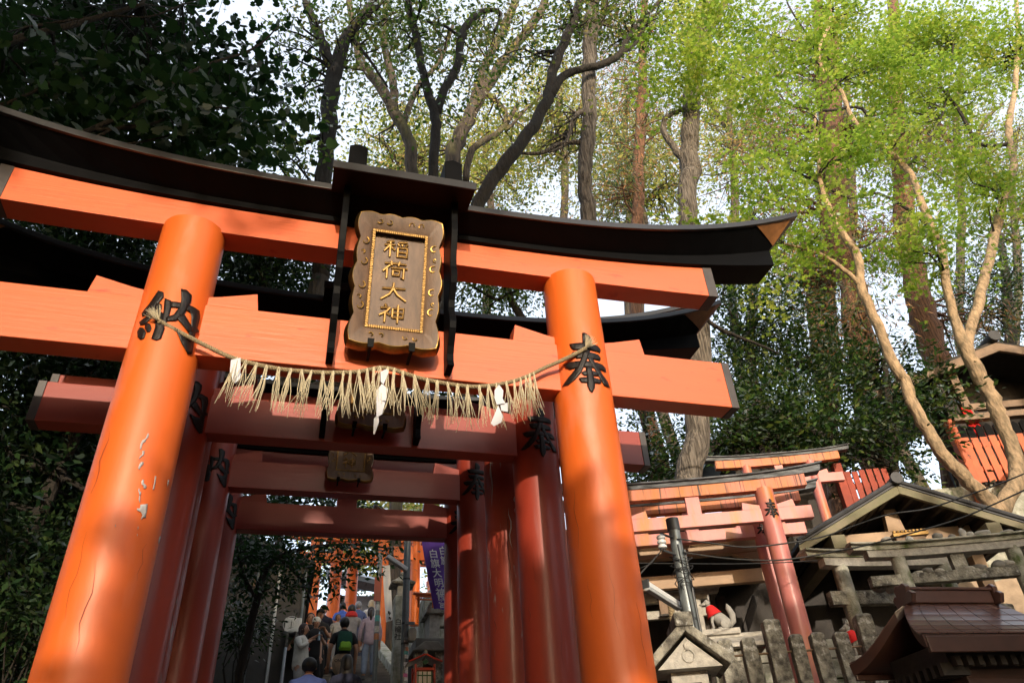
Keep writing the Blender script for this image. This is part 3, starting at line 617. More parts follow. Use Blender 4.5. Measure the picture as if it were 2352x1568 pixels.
def tree(label, group, limbs, Y, bark, crowns, twigs=60, name='tree', tw=.012, rootx=None, dark=None):
    """limbs: pixel polylines (x, y, width); crowns: list of (ellipsoids, dict of leaf settings, leaf material, shape)"""
    q = MB(); skel = []
    for li, l in enumerate(limbs):
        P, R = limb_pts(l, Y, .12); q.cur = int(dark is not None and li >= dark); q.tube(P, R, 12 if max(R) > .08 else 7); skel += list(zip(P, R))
    sk = np.array([list(p) for p, r in skel]); base = skel[0][0]
    rx_ = base.x if rootx is None else rootx; s0, r0_ = skel[0]
    base = Vector((rx_, base.y, min(base.z, ground_z(rx_, base.y))))
    if s0.z > base.z + .05:                                  # lower trunk down to the root, bent where the tree leans
        d = skel[2][0] - s0; d.normalize(); m1 = base.lerp(s0, .38); m2 = base.lerp(s0, .72); k = (s0 - base).length
        m1 = m1.lerp(Vector((base.x, base.y, m1.z)), .75); m2 = m2.lerp(s0 - d*k*.28, .6)
        q.tube([base - Vector((0,0,.3)), base + Vector((0,0,.3)), m1, m2, s0], [r0_*1.8, r0_*1.35, r0_*1.2, r0_*1.08, r0_], 12)
    T = thing(name, label, 'tree', base, group)
    cl = []
    for i, (ells, kw, m, shape) in enumerate(crowns):
        P, A, Nn, L, Wd, h, cc = crown_leaves(ells, **kw)
        cl.append(cc); leaf_object('crown' if i == 0 else 'foliage', P, A, Nn, L, Wd, m, T, shape, h)
    q.cur = int(dark is not None)
    if twigs and cl:
        cc = np.concatenate(cl); sel = cc[nrs.choice(len(cc), min(twigs, len(cc)), replace=False)]
        for c in sel:
            d = np.linalg.norm(sk - c, axis=1) + .35*np.maximum(0, sk[:, 2] - c[2]); k = int(np.argmin(d))
            a, b = Vector(sk[k]), Vector(c); mid = a.lerp(b, .5) + Vector((rnd.gauss(0,.1), rnd.gauss(0,.1), rnd.gauss(.06,.08)))*(b - a).length
            r0 = min(skel[k][1]*.5, tw*2.2 + .006*(b - a).length)
            pts = [a, a.lerp(mid, .6) + Vector((rnd.gauss(0,.04), rnd.gauss(0,.04), rnd.gauss(0,.04)))*(b-a).length, mid, mid.lerp(b, .5) + Vector((rnd.gauss(0,.05), rnd.gauss(0,.05), rnd.gauss(0,.05)))*(b-a).length, b]
            q.tube(pts, [r0, r0*.8, r0*.6, r0*.4, r0*.2], 5, cap=False)
            for s in range(2):
                p = mid.lerp(b, rnd.random()); e = p + Vector((rnd.gauss(0,1), rnd.gauss(0,1), rnd.gauss(.1,.6)))*.22*(b-a).length
                q.tube([p, p.lerp(e, .5) + Vector((0,0,.03)), e], [r0*.4, r0*.25, r0*.1], 4, cap=False)
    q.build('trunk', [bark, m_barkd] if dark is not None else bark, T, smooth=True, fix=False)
    return T

GT = 'tall trees behind the gates'
# --- tall camphor-like trees standing behind the gates, trunks traced from left to right
KB = dict(m=16, rc=.40, flat=.6, size=.13, ratio=.5)
def fol(n, **k): d = dict(KB); d['ncl'] = n; d.update(k); return d
tree('dark forked trunk rising left of the plaque roof, crooked bough to its left', GT,
     [[(735,640,40.8),(745,400,37.4),(752,300,35.7),(760,215,37.4),(770,160,34.0),(800,80,25.5),(850,20,22.1),(900,-60,17.0)],
      [(768,165,28.9),(745,110,23.8),(715,40,20.4),(690,-40,17.0)],
      [(742,312,14.4),(705,325,13.6),(680,328,11.9),(660,290,10.2),(640,266,9.3),(600,288,6.8),(560,305,3.4)],
      [(800,80,11.9),(850,140,6.8),(890,200,5.1)], [(678,328,8.5),(650,325,6.8),(690,370,3.4)]], 11.5, m_barkd,
     [([pxe(720,120,130,120,11.5,1.5),pxe(660,300,110,90,11.3,1.2),pxe(860,60,110,100,11.5,1.5),pxe(640,380,90,60,11.2,1,2)], fol(190), lf_mid, 'diamond')], 70, rootx=-2.6)
tree('slender mossy trunk curving left out of the gap left of the straight dark one', GT,
     [[(950,520,32.8),(946,400,29.6),(942,330,28.1),(915,275,26.5),(870,195,23.4),(835,150,18.7),(815,90,15.6),(800,-20,12.5)],
      [(905,255,20.3),(905,200,18.7),(885,120,17.2),(882,60,14.0),(890,-20,10.9)],
      [(870,200,12.5),(850,165,10.9),(800,155,7.8),(775,150,4.7)], [(925,290,15.6),(960,200,12.5),(1010,140,9.4),(1040,60,7.8)]], 13.5, m_bark,
     [([pxe(840,110,120,110,13.5,1.8),pxe(930,60,110,80,13.5,1.8),pxe(880,280,70,80,14,1.2),pxe(1010,100,80,80,13.5,1.5)], fol(190), lf_mid, 'diamond')], 60, rootx=-3.0)
tree('straight dark trunk splitting into a V just right of the plaque roof', GT,
     [[(993,520,25.5),(995,400,23.8),(1000,300,22.9),(998,258,23.8),(985,220,20.4),(968,150,18.7),(955,80,17.0),(938,10,15.3),(930,-60,11.9)],
      [(1000,262,20.4),(1022,205,18.7),(1052,150,18.7),(1062,80,18.7),(1090,38,17.0),(1120,24,11.9),(1150,32,8.5),(1135,75,5.1)],
      [(1062,90,8.5),(1020,60,6.8),(975,50,4.2)], [(1050,140,6.8),(1020,230,4.2),(1012,270,2.5)]], 10.6, m_barkd,
     [([pxe(960,60,90,80,10.6,1.3),pxe(1110,60,90,80,10.6,1.3),pxe(1000,220,70,90,11,1,.6)], fol(120), lf_mid, 'diamond')], 50, rootx=3.6)
tree('sunlit trunk leaning right behind the V-shaped trunk', GT,
     [[(1030,470,36.0),(1045,345,34.5),(1075,275,31.5),(1110,210,28.5),(1150,150,24.0),(1200,85,21.0),(1240,30,19.5),(1265,-40,15.0)],
      [(1075,270,22.5),(1120,140,19.5),(1165,50,19.5),(1195,-30,15.0)], [(1110,210,13.5),(1160,255,12.0),(1160,300,9.0),(1210,250,6.0),(1250,215,3.8)],
      [(1070,420,16.5),(1085,345,15.0),(1150,300,13.5),(1190,240,9.0)]], 14.5, m_bark,
     [([pxe(1120,120,130,120,14.5,2),pxe(1230,60,110,90,14.5,2),pxe(1130,290,100,90,15,1.5),pxe(1010,330,80,80,15,1.5)], fol(210), lf_pale, 'diamond')], 60, rootx=3.8)
tree('big dark trunk leaning right above the gate roof, one limb sweeping right', GT,
     [[(1070,540,36.4),(1098,462,33.6),(1150,390,32.2),(1205,318,29.4),(1240,265,26.6),(1262,215,26.6),(1270,165,23.8),(1295,100,21.0),(1325,30,19.6),(1345,-50,15.4)],
      [(1262,222,23.8),(1290,178,19.6),(1330,160,16.8),(1380,150,16.8),(1420,128,15.4),(1437,95,14.0),(1460,60,11.2),(1500,20,9.8),(1545,-30,7.0)],
      [(1420,130,9.8),(1460,100,8.4),(1490,50,7.0),(1540,10,4.2)]], 9.8, m_barkd,
     [([pxe(1330,40,110,80,9.8,1.3),pxe(1480,60,90,80,9.8,1.2),pxe(1200,140,90,80,10,1.2,.6)], fol(120), lf_mid, 'diamond')], 50, rootx=-2.7)
tree('tall pale grey trunk with a scar, standing straight right of the leaning dark one', GT,
     [[(1348,720,40),(1352,560,38),(1351,500,36),(1345,430,34),(1343,376,34),(1353,300,35),(1354,239,34),(1352,150,33),(1356,68,33),(1362,0,30),(1370,-80,24)],
      [(1362,80,16),(1380,50,16),(1388,10,14),(1380,-40,10)], [(1356,250,14),(1320,270,12),(1300,330,9),(1260,350,5)], [(1350,330,14),(1290,330,12),(1240,352,9),(1180,350,6)]], 10.2, m_barkg,
     [([pxe(1380,30,100,80,10.2,1.3),pxe(1280,330,110,80,11,1.2,.7)], fol(110), lf_pale, 'diamond')], 60)
tree('thick ridged grey trunk with a knob, behind the right end of the gate roof', GT,
     [[(1585,1180,62),(1588,1100,58),(1600,960,57),(1605,800,54),(1590,600,47),(1580,505,44),(1579,420,42),(1586,395,47),(1583,330,40),(1588,250,40),(1592,190,38),(1600,120,36),(1612,60,40),(1630,-10,32)],
      [(1578,375,20),(1548,340,16),(1524,300,14),(1532,268,12),(1560,256,10),(1590,240,6)], [(1605,100,22),(1640,50,18),(1670,0,14)]], 10.4, m_barkg,
     [([pxe(1600,60,110,90,10.4,1.3)], fol(60), lf_pale, 'diamond')], 30)
# --- cedars with hanging brown tufts
GC = 'cedars on the slope to the right'
CE = dict(m=46, rc=.42, flat=.8, size=.20, ratio=.15, up=.3, droop=1.2)
def ced(n, **k): d = dict(CE); d['ncl'] = n; d.update(k); return d
def cedar(label, pts, Y, ells, n, bark=None):
    tree(label, GC, [pts], Y, bark or m_barkr, [(ells, ced(n), lf_cedar, 'diamond')], 70, name='cedar_tree', tw=.015)
cedar('cedar seen between the pale grey trunk and the ridged trunk', [(1460,700,30),(1465,500,28),(1470,300,24),(1478,100,18),(1480,-40,12)], 16,
      [pxe(1450,200,110,90,16,2),pxe(1480,330,120,80,16,2),pxe(1400,430,110,70,16,2),pxe(1440,70,100,80,16,2)], 230)
cedar('cedar with a brown dead tuft right of the ridged grey trunk', [(1900,1000,46),(1905,800,44),(1900,560,38),(1895,300,30),(1880,80,22),(1875,-60,14)], 15,
      [pxe(1830,250,130,90,15,2),pxe(1760,330,110,80,15,2),pxe(1880,480,120,90,15,2),pxe(1800,120,130,90,15,2),pxe(1700,420,90,70,15,2)], 300)
cedar('thick reddish cedar trunk left of the leaning tan maple stem', [(2030,1160,75),(2010,1050,70),(1990,900,66),(1965,700,60),(1930,540,50),(1915,300,40),(1910,60,28)], 13,
      [pxe(1960,560,120,90,13,1.6),pxe(2020,330,120,90,13,1.6),pxe(1930,760,110,80,13,1.6,.7)], 170)
cedar('reddish cedar trunk between the two tan maple stems', [(2185,1000,66),(2165,880,62),(2130,760,58),(2105,650,54),(2080,500,46),(2060,250,34),(2050,0,24)], 14,
      [pxe(2090,560,110,90,14,1.6),pxe(2150,330,110,90,14,1.6),pxe(2060,150,110,80,14,1.6),pxe(2240,780,100,70,15,1.6)], 200)
cedar('slim shaded cedar trunk in the dark thicket beside the small hut', [(1925,1150,44),(1915,1040,42),(1890,880,38),(1870,700,32),(1850,560,26)], 14.5,
      [pxe(1850,640,90,80,14.5,1.4)], 70)
# --- evergreens that fill the middle distance
GE = 'evergreens filling the slope'
EV = dict(m=40, rc=.40, flat=.55, size=.13, ratio=.42)
def ev(n, **k): d = dict(EV); d['ncl'] = n; d.update(k); return d
tree('dark evergreen thicket tree below the right end of the big gate', GE, [[(1740,1150,26),(1745,1000,24),(1730,880,20),(1725,780,16),(1740,680,10)],[(1735,900,14),(1790,860,10),(1850,830,7)],[(1728,800,10),(1690,740,7),(1660,690,4)]], 12.5, m_barkd,
     [([pxe(1740,760,110,110,12.5,1.3),pxe(1850,820,110,100,12.7,1.3),pxe(1700,900,80,80,12.5,1.2),pxe(1800,960,110,60,12,1.2),pxe(1690,660,70,70,12.5,1.1,.7),pxe(1765,965,100,50,11.6,.6,3),pxe(1660,1000,60,50,11.8,.6,2)], ev(430), lf_ever, 'diamond')], 90, name='evergreen_tree')
tree('evergreen tree whose boughs hang in front of the thick reddish cedar', GE, [[(2060,1130,22),(2050,1000,20),(2040,900,16),(2030,800,10)],[(2045,960,10),(2110,950,7),(2170,930,5)]], 11, m_barkd,
     [([pxe(2000,1000,110,60,11,1),pxe(2110,920,90,60,10.8,1),pxe(2020,860,100,80,11.5,1),pxe(2060,1060,80,30,10.8,.8),pxe(1890,1010,80,50,11,1)], ev(200), lf_ever, 'diamond')], 60, name='evergreen_tree')
tree('evergreen tree behind the shrine hut roof at the right edge', GE, [[(2330,900,30),(2320,760,26),(2310,640,20),(2300,540,12)]], 16, m_barkd,
     [([pxe(2290,640,110,80,16,1.6),pxe(2340,730,80,70,16,1.6),pxe(2210,700,80,60,16,1.6)], ev(170), lf_ever, 'diamond')], 50, name='evergreen_tree')
tree('slender dark evergreen between the nearest right pillar and the ridged trunk', GE, [[(1500,1180,14),(1490,1050,12),(1480,950,10),(1485,860,7)],[(1490,1040,6),(1530,1000,4),(1550,970,3)],[(1482,960,5),(1455,930,3)]], 15, m_barkd,
     [([pxe(1490,1060,70,70,15,1),pxe(1470,960,50,50,15,.8,.6),pxe(1550,1090,50,40,15,.8),pxe(1450,1110,40,40,15,.8)], ev(90), lf_ever, 'diamond')], 50, name='evergreen_tree')
# --- pale sunny canopy farther back
GP = 'sunlit trees far behind'
PA = dict(m=29, rc=.70, flat=.6, size=.20, ratio=.5)
def pa(n, **k): d = dict(PA); d['ncl'] = n; d.update(k); return d
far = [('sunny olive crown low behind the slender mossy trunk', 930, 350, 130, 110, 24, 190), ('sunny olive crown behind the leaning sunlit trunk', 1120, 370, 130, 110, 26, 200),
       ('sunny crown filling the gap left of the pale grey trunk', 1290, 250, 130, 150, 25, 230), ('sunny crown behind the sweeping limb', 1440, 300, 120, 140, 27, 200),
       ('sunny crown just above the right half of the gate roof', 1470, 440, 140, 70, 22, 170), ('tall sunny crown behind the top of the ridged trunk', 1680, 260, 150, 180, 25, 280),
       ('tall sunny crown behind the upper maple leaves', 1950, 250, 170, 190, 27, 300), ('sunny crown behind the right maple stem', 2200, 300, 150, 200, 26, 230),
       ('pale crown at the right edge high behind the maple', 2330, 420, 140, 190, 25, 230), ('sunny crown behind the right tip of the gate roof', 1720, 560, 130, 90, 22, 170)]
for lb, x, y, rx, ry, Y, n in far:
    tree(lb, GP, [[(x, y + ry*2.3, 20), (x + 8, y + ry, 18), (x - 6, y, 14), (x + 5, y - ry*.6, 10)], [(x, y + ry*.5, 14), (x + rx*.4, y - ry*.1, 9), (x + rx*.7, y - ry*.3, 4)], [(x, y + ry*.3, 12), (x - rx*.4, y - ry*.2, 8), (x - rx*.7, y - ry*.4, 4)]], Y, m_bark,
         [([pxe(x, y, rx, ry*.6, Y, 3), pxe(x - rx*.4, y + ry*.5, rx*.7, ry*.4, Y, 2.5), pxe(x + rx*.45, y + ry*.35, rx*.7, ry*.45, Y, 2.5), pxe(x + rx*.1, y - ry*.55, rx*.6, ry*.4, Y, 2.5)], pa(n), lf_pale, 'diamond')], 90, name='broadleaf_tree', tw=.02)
# --- the maple on the right
MP = dict(m=100, rc=.42, flat=.08, spray=1.5, size=.10, ratio=.95, up=1.4, droop=.05)
mp = dict(MP); mp['ncl'] = 360
tree('young-leaved maple with two long tan stems rising beside the gabled roof', None,
     [[(2300,1190,48.0),(2270,1148,35.2),(2225,1105,30.4),(2174,1053,29.6),(2130,985,28.8),(2095,924,27.2),(2080,880,26.4),(2057,842,24.8),(2006,722,22.4),(1979,661,20.8),(1968,585,19.2),(1921,517,16.0),(1890,440,12.0),(1880,380,9.6),(1870,250,7.2)],
      [(2295,1185,40.0),(2335,1100,33.6),(2331,1050,33.6),(2310,990,32.0),(2290,944,32.0),(2270,895,32.0),(2249,859,32.0),(2218,801,30.4),(2194,739,20.8),(2174,654,20.0),(2163,561,19.2),(2143,533,17.6),(2109,445,16.0),(2081,386,14.4),(2027,339,12.0),(1982,304,11.2),(1951,260,10.4),(1934,212,9.6),(1890,164,8.8),(1883,113,8.0),(1907,44,7.2),(1900,-30,5.6)],
      [(2220,806,25.6),(2222,784,24.0),(2242,708,23.2),(2263,630,22.4),(2290,517,20.8),(2310,440,18.4),(2328,376,16.0),(2316,318,15.2),(2320,260,13.6),(2331,205,12.0),(2338,58,9.6),(2330,-30,7.2)],
      [(1979,661,12.8),(1950,630,11.2),(1905,595,9.6),(1860,575,7.2),(1800,560,4.8)], [(2027,339,8.0),(1980,250,7.3),(1900,255,6.4),(1830,245,5.6),(1790,228,4.8),(1730,190,4.0),(1660,158,3.2),(1570,125,2.4)],
      [(1934,212,6.4),(1890,115,5.6),(1820,95,4.0),(1740,72,3.2)], [(2163,561,11.2),(2110,500,8.0),(2020,445,6.4),(1950,455,5.6),(1880,420,4.8),(1800,380,3.2)],
      [(2320,330,9.6),(2250,330,8.0),(2200,250,7.2),(2150,190,5.6),(2100,140,4.0)], [(2295,1180,24.0),(2330,1110,27.2),(2360,1060,24.0),(2400,1000,20.8)], [(2081,386,6.4),(2150,300,5.6),(2180,200,4.0),(2190,100,3.2)],
      [(1883,113,5.6),(1840,60,4.8),(1810,10,4.0),(1800,-40,3.2)]], 9.5, m_barkm,
     [([pxe(1650,60,150,55,9.5,.9),pxe(1620,170,120,45,9.3,.8),pxe(1800,110,150,60,9.5,1),pxe(1760,240,150,40,9.3,.9),pxe(1950,60,150,70,9.8,1),pxe(1980,200,140,60,9.6,1),
        pxe(2130,80,140,70,9.8,1),pxe(2150,220,130,60,9.6,1),pxe(2280,120,120,90,9.8,1),pxe(2050,350,150,50,9.5,.9),pxe(1900,380,130,45,9.3,.9),pxe(1740,430,120,32,9.0,.7),pxe(2220,400,130,50,9.6,.9),
        pxe(1850,500,110,30,9.0,.7),pxe(1700,500,80,20,8.7,.6),pxe(2000,480,110,35,9.3,.7),pxe(1740,610,70,20,9.0,.5,.6),pxe(1670,640,40,25,9.0,.5,.5),pxe(2290,640,80,25,9.8,.5,.5),pxe(1560,100,70,40,9.0,.6),pxe(1880,560,90,25,9.2,.8,.7),pxe(2080,560,120,35,9.4,.9),pxe(2260,500,110,40,9.6,1),pxe(2180,620,80,25,9.4,.7,.6),pxe(1800,660,70,20,9,.6,.5)], mp, lf_maple, 'star')], 230, name='maple_tree', dark=4, tw=.013)  # upper limbs switch to the bark colour darkened for backlight
# --- dark broad-leaved tree hanging in from the upper left
bl = dict(ncl=330, m=18, rc=.42, flat=.6, size=.145, ratio=.9, up=.5, droop=.5)
bl2 = dict(ncl=210, m=24, rc=.42, flat=.6, size=.15, ratio=.6, up=.5, droop=.4)
tree('dark large-leaved tree hanging over the gate from the upper left', None,
     [[(-420,900,70),(-400,600,60),(-330,380,46),(-200,250,34),(-60,130,26),(80,80,18),(230,40,12),(330,10,8)],
      [(-330,390,30),(-150,420,22),(20,340,16),(202,300,13),(330,235,10),(458,157,8),(581,113,5),(640,60,3)],
      [(-200,260,20),(-60,250,12),(20,236,9),(113,195,7),(200,180,5)], [(20,340,10),(150,330,8),(300,330,6),(430,300,4)], [(202,300,9),(330,290,7),(450,250,5),(560,250,3)],
      [(55,65,8),(236,38,6),(340,40,5),(420,10,4)], [(60,400,9),(150,360,8),(250,300,7),(330,285,4)]], 6.9, m_barkd,
     [([pxe(60,60,150,110,9.9,.9),pxe(220,90,140,110,9.9,.9),pxe(360,130,130,110,9.7,.8),pxe(100,230,150,90,7.0,.9),pxe(300,270,150,90,7.0,.9),pxe(470,240,110,110,9.9,.8),pxe(560,180,80,70,9.4,.6,.8),pxe(400,340,130,60,7.3,.7),pxe(540,330,70,70,7.1,.6),pxe(620,70,50,50,9.4,.4,.6),pxe(330,30,110,60,9.7,.7)], bl, lf_dark, 'lobed'),
      ([pxe(120,150,170,160,8.7,1),pxe(330,250,170,120,9.0,1),pxe(80,300,120,60,8.7,.9),pxe(480,350,100,60,9.0,.8),pxe(-120,200,160,220,8.0,1.2)], bl2, lf_dark, 'hex')], 110, name='broadleaf_tree', tw=.009)
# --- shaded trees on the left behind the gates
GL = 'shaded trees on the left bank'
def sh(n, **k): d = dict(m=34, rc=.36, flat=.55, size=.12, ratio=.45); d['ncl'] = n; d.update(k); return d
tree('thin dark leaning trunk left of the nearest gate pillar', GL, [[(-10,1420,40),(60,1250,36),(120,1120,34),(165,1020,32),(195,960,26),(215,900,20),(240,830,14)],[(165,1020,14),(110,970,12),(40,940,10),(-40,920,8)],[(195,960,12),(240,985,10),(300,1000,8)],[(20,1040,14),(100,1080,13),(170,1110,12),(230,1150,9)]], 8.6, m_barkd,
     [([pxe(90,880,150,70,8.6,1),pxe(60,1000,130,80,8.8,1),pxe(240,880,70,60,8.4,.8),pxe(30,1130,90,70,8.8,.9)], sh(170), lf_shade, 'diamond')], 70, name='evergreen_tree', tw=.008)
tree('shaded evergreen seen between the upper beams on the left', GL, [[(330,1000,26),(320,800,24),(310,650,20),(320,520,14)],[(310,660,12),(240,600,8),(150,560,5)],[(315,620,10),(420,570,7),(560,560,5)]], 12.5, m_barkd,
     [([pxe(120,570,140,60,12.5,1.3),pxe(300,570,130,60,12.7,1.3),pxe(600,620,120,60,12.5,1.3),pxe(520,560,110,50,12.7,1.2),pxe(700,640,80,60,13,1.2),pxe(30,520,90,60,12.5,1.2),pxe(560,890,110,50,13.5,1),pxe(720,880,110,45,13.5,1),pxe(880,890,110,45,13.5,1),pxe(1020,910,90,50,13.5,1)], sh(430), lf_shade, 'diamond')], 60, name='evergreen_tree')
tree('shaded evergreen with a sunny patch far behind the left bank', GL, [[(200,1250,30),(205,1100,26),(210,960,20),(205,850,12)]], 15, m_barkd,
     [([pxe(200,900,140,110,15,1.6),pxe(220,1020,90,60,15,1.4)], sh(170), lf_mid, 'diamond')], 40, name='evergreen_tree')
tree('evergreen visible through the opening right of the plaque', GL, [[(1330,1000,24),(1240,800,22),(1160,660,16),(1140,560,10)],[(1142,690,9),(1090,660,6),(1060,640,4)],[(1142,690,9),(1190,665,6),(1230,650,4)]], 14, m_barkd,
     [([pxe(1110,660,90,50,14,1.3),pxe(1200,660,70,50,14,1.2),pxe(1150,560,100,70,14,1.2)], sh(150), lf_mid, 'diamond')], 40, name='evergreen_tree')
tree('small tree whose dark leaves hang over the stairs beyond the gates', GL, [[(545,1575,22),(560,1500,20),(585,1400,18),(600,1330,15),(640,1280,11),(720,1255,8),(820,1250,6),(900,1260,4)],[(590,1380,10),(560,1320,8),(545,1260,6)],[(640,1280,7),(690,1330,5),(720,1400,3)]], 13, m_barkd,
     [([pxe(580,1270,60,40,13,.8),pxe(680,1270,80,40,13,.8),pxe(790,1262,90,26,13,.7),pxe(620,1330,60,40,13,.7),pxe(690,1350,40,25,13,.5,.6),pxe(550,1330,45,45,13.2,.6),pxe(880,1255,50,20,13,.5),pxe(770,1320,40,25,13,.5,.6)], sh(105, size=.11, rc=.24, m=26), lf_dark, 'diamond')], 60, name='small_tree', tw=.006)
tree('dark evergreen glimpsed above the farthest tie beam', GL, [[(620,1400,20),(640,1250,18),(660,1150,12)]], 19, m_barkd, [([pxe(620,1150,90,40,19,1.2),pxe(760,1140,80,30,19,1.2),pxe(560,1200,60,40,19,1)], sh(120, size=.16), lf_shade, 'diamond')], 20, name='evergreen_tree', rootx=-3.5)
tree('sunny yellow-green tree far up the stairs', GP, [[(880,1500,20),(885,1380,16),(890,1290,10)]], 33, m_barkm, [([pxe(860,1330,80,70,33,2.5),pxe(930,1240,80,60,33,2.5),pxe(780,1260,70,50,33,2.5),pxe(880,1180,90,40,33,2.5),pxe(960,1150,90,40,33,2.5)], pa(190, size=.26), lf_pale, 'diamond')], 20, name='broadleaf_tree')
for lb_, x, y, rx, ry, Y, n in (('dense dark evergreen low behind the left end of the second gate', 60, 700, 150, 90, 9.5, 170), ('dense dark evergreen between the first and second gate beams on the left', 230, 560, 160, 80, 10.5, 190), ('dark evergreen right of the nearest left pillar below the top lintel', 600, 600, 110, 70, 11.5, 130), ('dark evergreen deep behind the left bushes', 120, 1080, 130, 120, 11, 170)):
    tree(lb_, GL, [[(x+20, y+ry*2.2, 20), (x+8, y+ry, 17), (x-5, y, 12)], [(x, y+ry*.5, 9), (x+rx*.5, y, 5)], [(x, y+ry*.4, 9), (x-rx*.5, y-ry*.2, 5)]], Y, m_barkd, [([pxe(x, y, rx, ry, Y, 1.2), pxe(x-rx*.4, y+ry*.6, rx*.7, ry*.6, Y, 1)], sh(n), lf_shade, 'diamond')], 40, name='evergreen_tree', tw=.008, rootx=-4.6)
# undergrowth on the left bank
for i, (x, y, rx, ry, Y, n, lb) in enumerate([(60,1300,110,80,8.2,75,'dark bush below the leaning trunk at the left edge'),(170,1260,80,90,9.5,70,'dark bush against the nearest left pillar'),(40,1450,120,90,7.6,80,'lowest dark bush in the left corner'),(30,1180,60,50,10.5,60,'dark bush before the plastered wall'),(560,1440,40,30,15.2,40,'bush on top of the rubble wall beside the stairs')]):
    c, r, w = pxe(x, y, rx, ry, Y, .8); b = thing('bush', lb, 'bush', (c.x, c.y, ground_z(c.x, c.y)), 'bushes on the left bank')
    P, A, Nn, L, Wd, h, cc = crown_leaves([(c, r, 1)], n, 40, .24, .7, size=.095, ratio=.36); leaf_object('foliage', P, A, Nn, L, Wd, lf_shade, b, 'diamond', h)
    q = MB()
    for c2 in cc[::6]: q.tube([b.location, Vector(b.location).lerp(Vector(c2), .5) + Vector((rnd.gauss(0,.15), rnd.gauss(0,.15), .1)), c2], [.018, .012, .004], 5, cap=False)
    q.build('stems', m_barkd, b, smooth=True, fix=False)
# wood stands unseen round the viewer, added to shade passage, left bank and precinct
ell = []
def blob(x, y, z, r=2.3): ell.append((Vector((x + rnd.uniform(-.5,.5), y + rnd.uniform(-.5,.5), z + rnd.uniform(-.4,.4))), (r, r*.85, r)))
for k in range(16): blob(-16 + k*2.1, -11, 2.0, 1.6)                     # low belt
for x, y in ((-8.6,-9.5),(-11.5,-8.5),(-14,-6.5),(-15.5,-3.5),(-16.5,-.5),(-16.5,3)):
    for z in (6, 9.5, 13, 16.5): blob(x, y, z)
for x, y in ((5.6,-9),(7.4,-9),(9.5,-8.5),(12,-7.5)):
    for z in (5.0, 6.8): blob(x, y, z, 2.0)
for x, y in ((15.5,-6),(18,-3),(20,0),(21,4)):
    for z in (5, 9, 13, 17): blob(x, y, z, 2.6)
for x in (-12, -8.5, -5, -1.5, 2):                                        # overhead leaf masses out of view, added to cut the skylight
    for y in (-9, -5.5, -2, 1.5, 4.5): blob(x, y, 16.5 if y < 2 else 19, 2.3)
for y in (-4, 0, 4, 7.5):
    for z in (4.5, 8.5, 12.5): blob(-8.2 - .12*abs(y), y, z, 2.2)
for x in (-9, -6, -3):
    for z in (13, 17): blob(x, -13, z, 2.4)
for x, z, r in ((4.9,5.2,1.3),(-8.0,6.0,1.0),(-8.0,9.0,1.0)): ell.append((Vector((x, -9.2, z)), (r, r, r)))
P, A, Nn, L, Wd, h, cc = crown_leaves(ell, 8000, 14, .6, .7, .55, .6)
small = [(Vector((x, -11, z)), (.62, .6, .6)) for x in (-2.05, -1.35, -.85) for z in (4.6, 5.3, 6.0, 6.7)] + [(Vector((x, -9.2, z)), (.7, .6, .8)) for x, z in ((2.9,4.9),(2.9,5.9),(3.6,5.0),(3.6,6.3),(-6.6,5.5),(-6.6,7),(-6.6,8.5),(-5.8,5.4),(-5.8,6.6),(-5.8,7.8))]  # tight unseen clumps, sited to keep sun off inner pillars, fence and bank
P2, A2, N2, L2, W2, h2, cc = crown_leaves(small, 1200, 16, .12, .8, .22, .7)
w = leaf_object('shade_wood', np.concatenate([P, P2]), np.concatenate([A, A2]), np.concatenate([Nn, N2]), np.concatenate([L, L2]), np.concatenate([Wd, W2]), lf_ever, None, 'diamond', np.concatenate([h, h2])); tag(w, kind='stuff')
# ------------------------------------------------------------------ shrine precinct on the right (its axes U, V are turned 20 degrees)
def uz(x, y, v): p = atV(x, y, v); return p.dot(U), p.z
def uvz(u, v, z): return U*u + V*v + Vector((0, 0, z))
TUV = Matrix(((U.x, V.x, 0, 0), (U.y, V.y, 0, 0), (0, 0, 1, 0), (0, 0, 0, 1)))
def MBuv(): q = MB(); q.M = TUV; return q
GR = 'weathered torii gates of the side shrine'
def rtorii(label, v, cpx, ppx, n_top, n_bot, s_top, s_bot, ktip, r, group, mats, zb=2.0, S=.6, nt=.05, st=.06, wedges=True, strut=True, hou=None, nl=None, left=True, a=None, cu=None):
    cu = uz(*cpx, v)[0] if cu is None else cu; a = (uz(*ppx, v)[0] - cu) if a is None else a
    nz = (uz(*n_bot, v)[1], uz(*n_top, v)[1]); nl = abs(uz(*n_bot, v)[0] - cu) if nl is None else nl
    szb, szt = uz(*s_bot, v)[1], uz(*s_top, v)[1]; sl = abs(uz(*s_bot, v)[0] - cu); kl = abs(uz(*ktip, v)[0] - cu)
    c = uvz(cu, v, 0)
    return torii(label, group, (c.x, c.y), U, zb, abs(a), r, nz, nl, nt, szb, szt - szb, sl, st, S, kl, *mats, wedges=wedges, strut=strut, tipcap=False, plank=True, nocap=True,
                 hou=hou and (uz(*hou[0], v)[1], hou[1], 0))
MV = (m_vweath, m_vweath, m_vstain, m_greyw, m_greyw, m_greyw)
rtorii('weathered pink torii gate with charred top plank, just right of the nearest big pillar', 9.3, (1592,1165), (1757,1140), (1866,1161), (1869,1190), (1850,1097), (1853,1121), (1884,1082), .12, GR, MV, hou=((1770,1198), .26))
rtorii('weathered torii gate standing close behind the pink one', 9.95, (1585,1200), (1744,1200), (1848,1200), (1853,1226), (1836,1137), (1839,1156), (1874,1115), .115, GR, MV, hou=((1752,1238), .26))
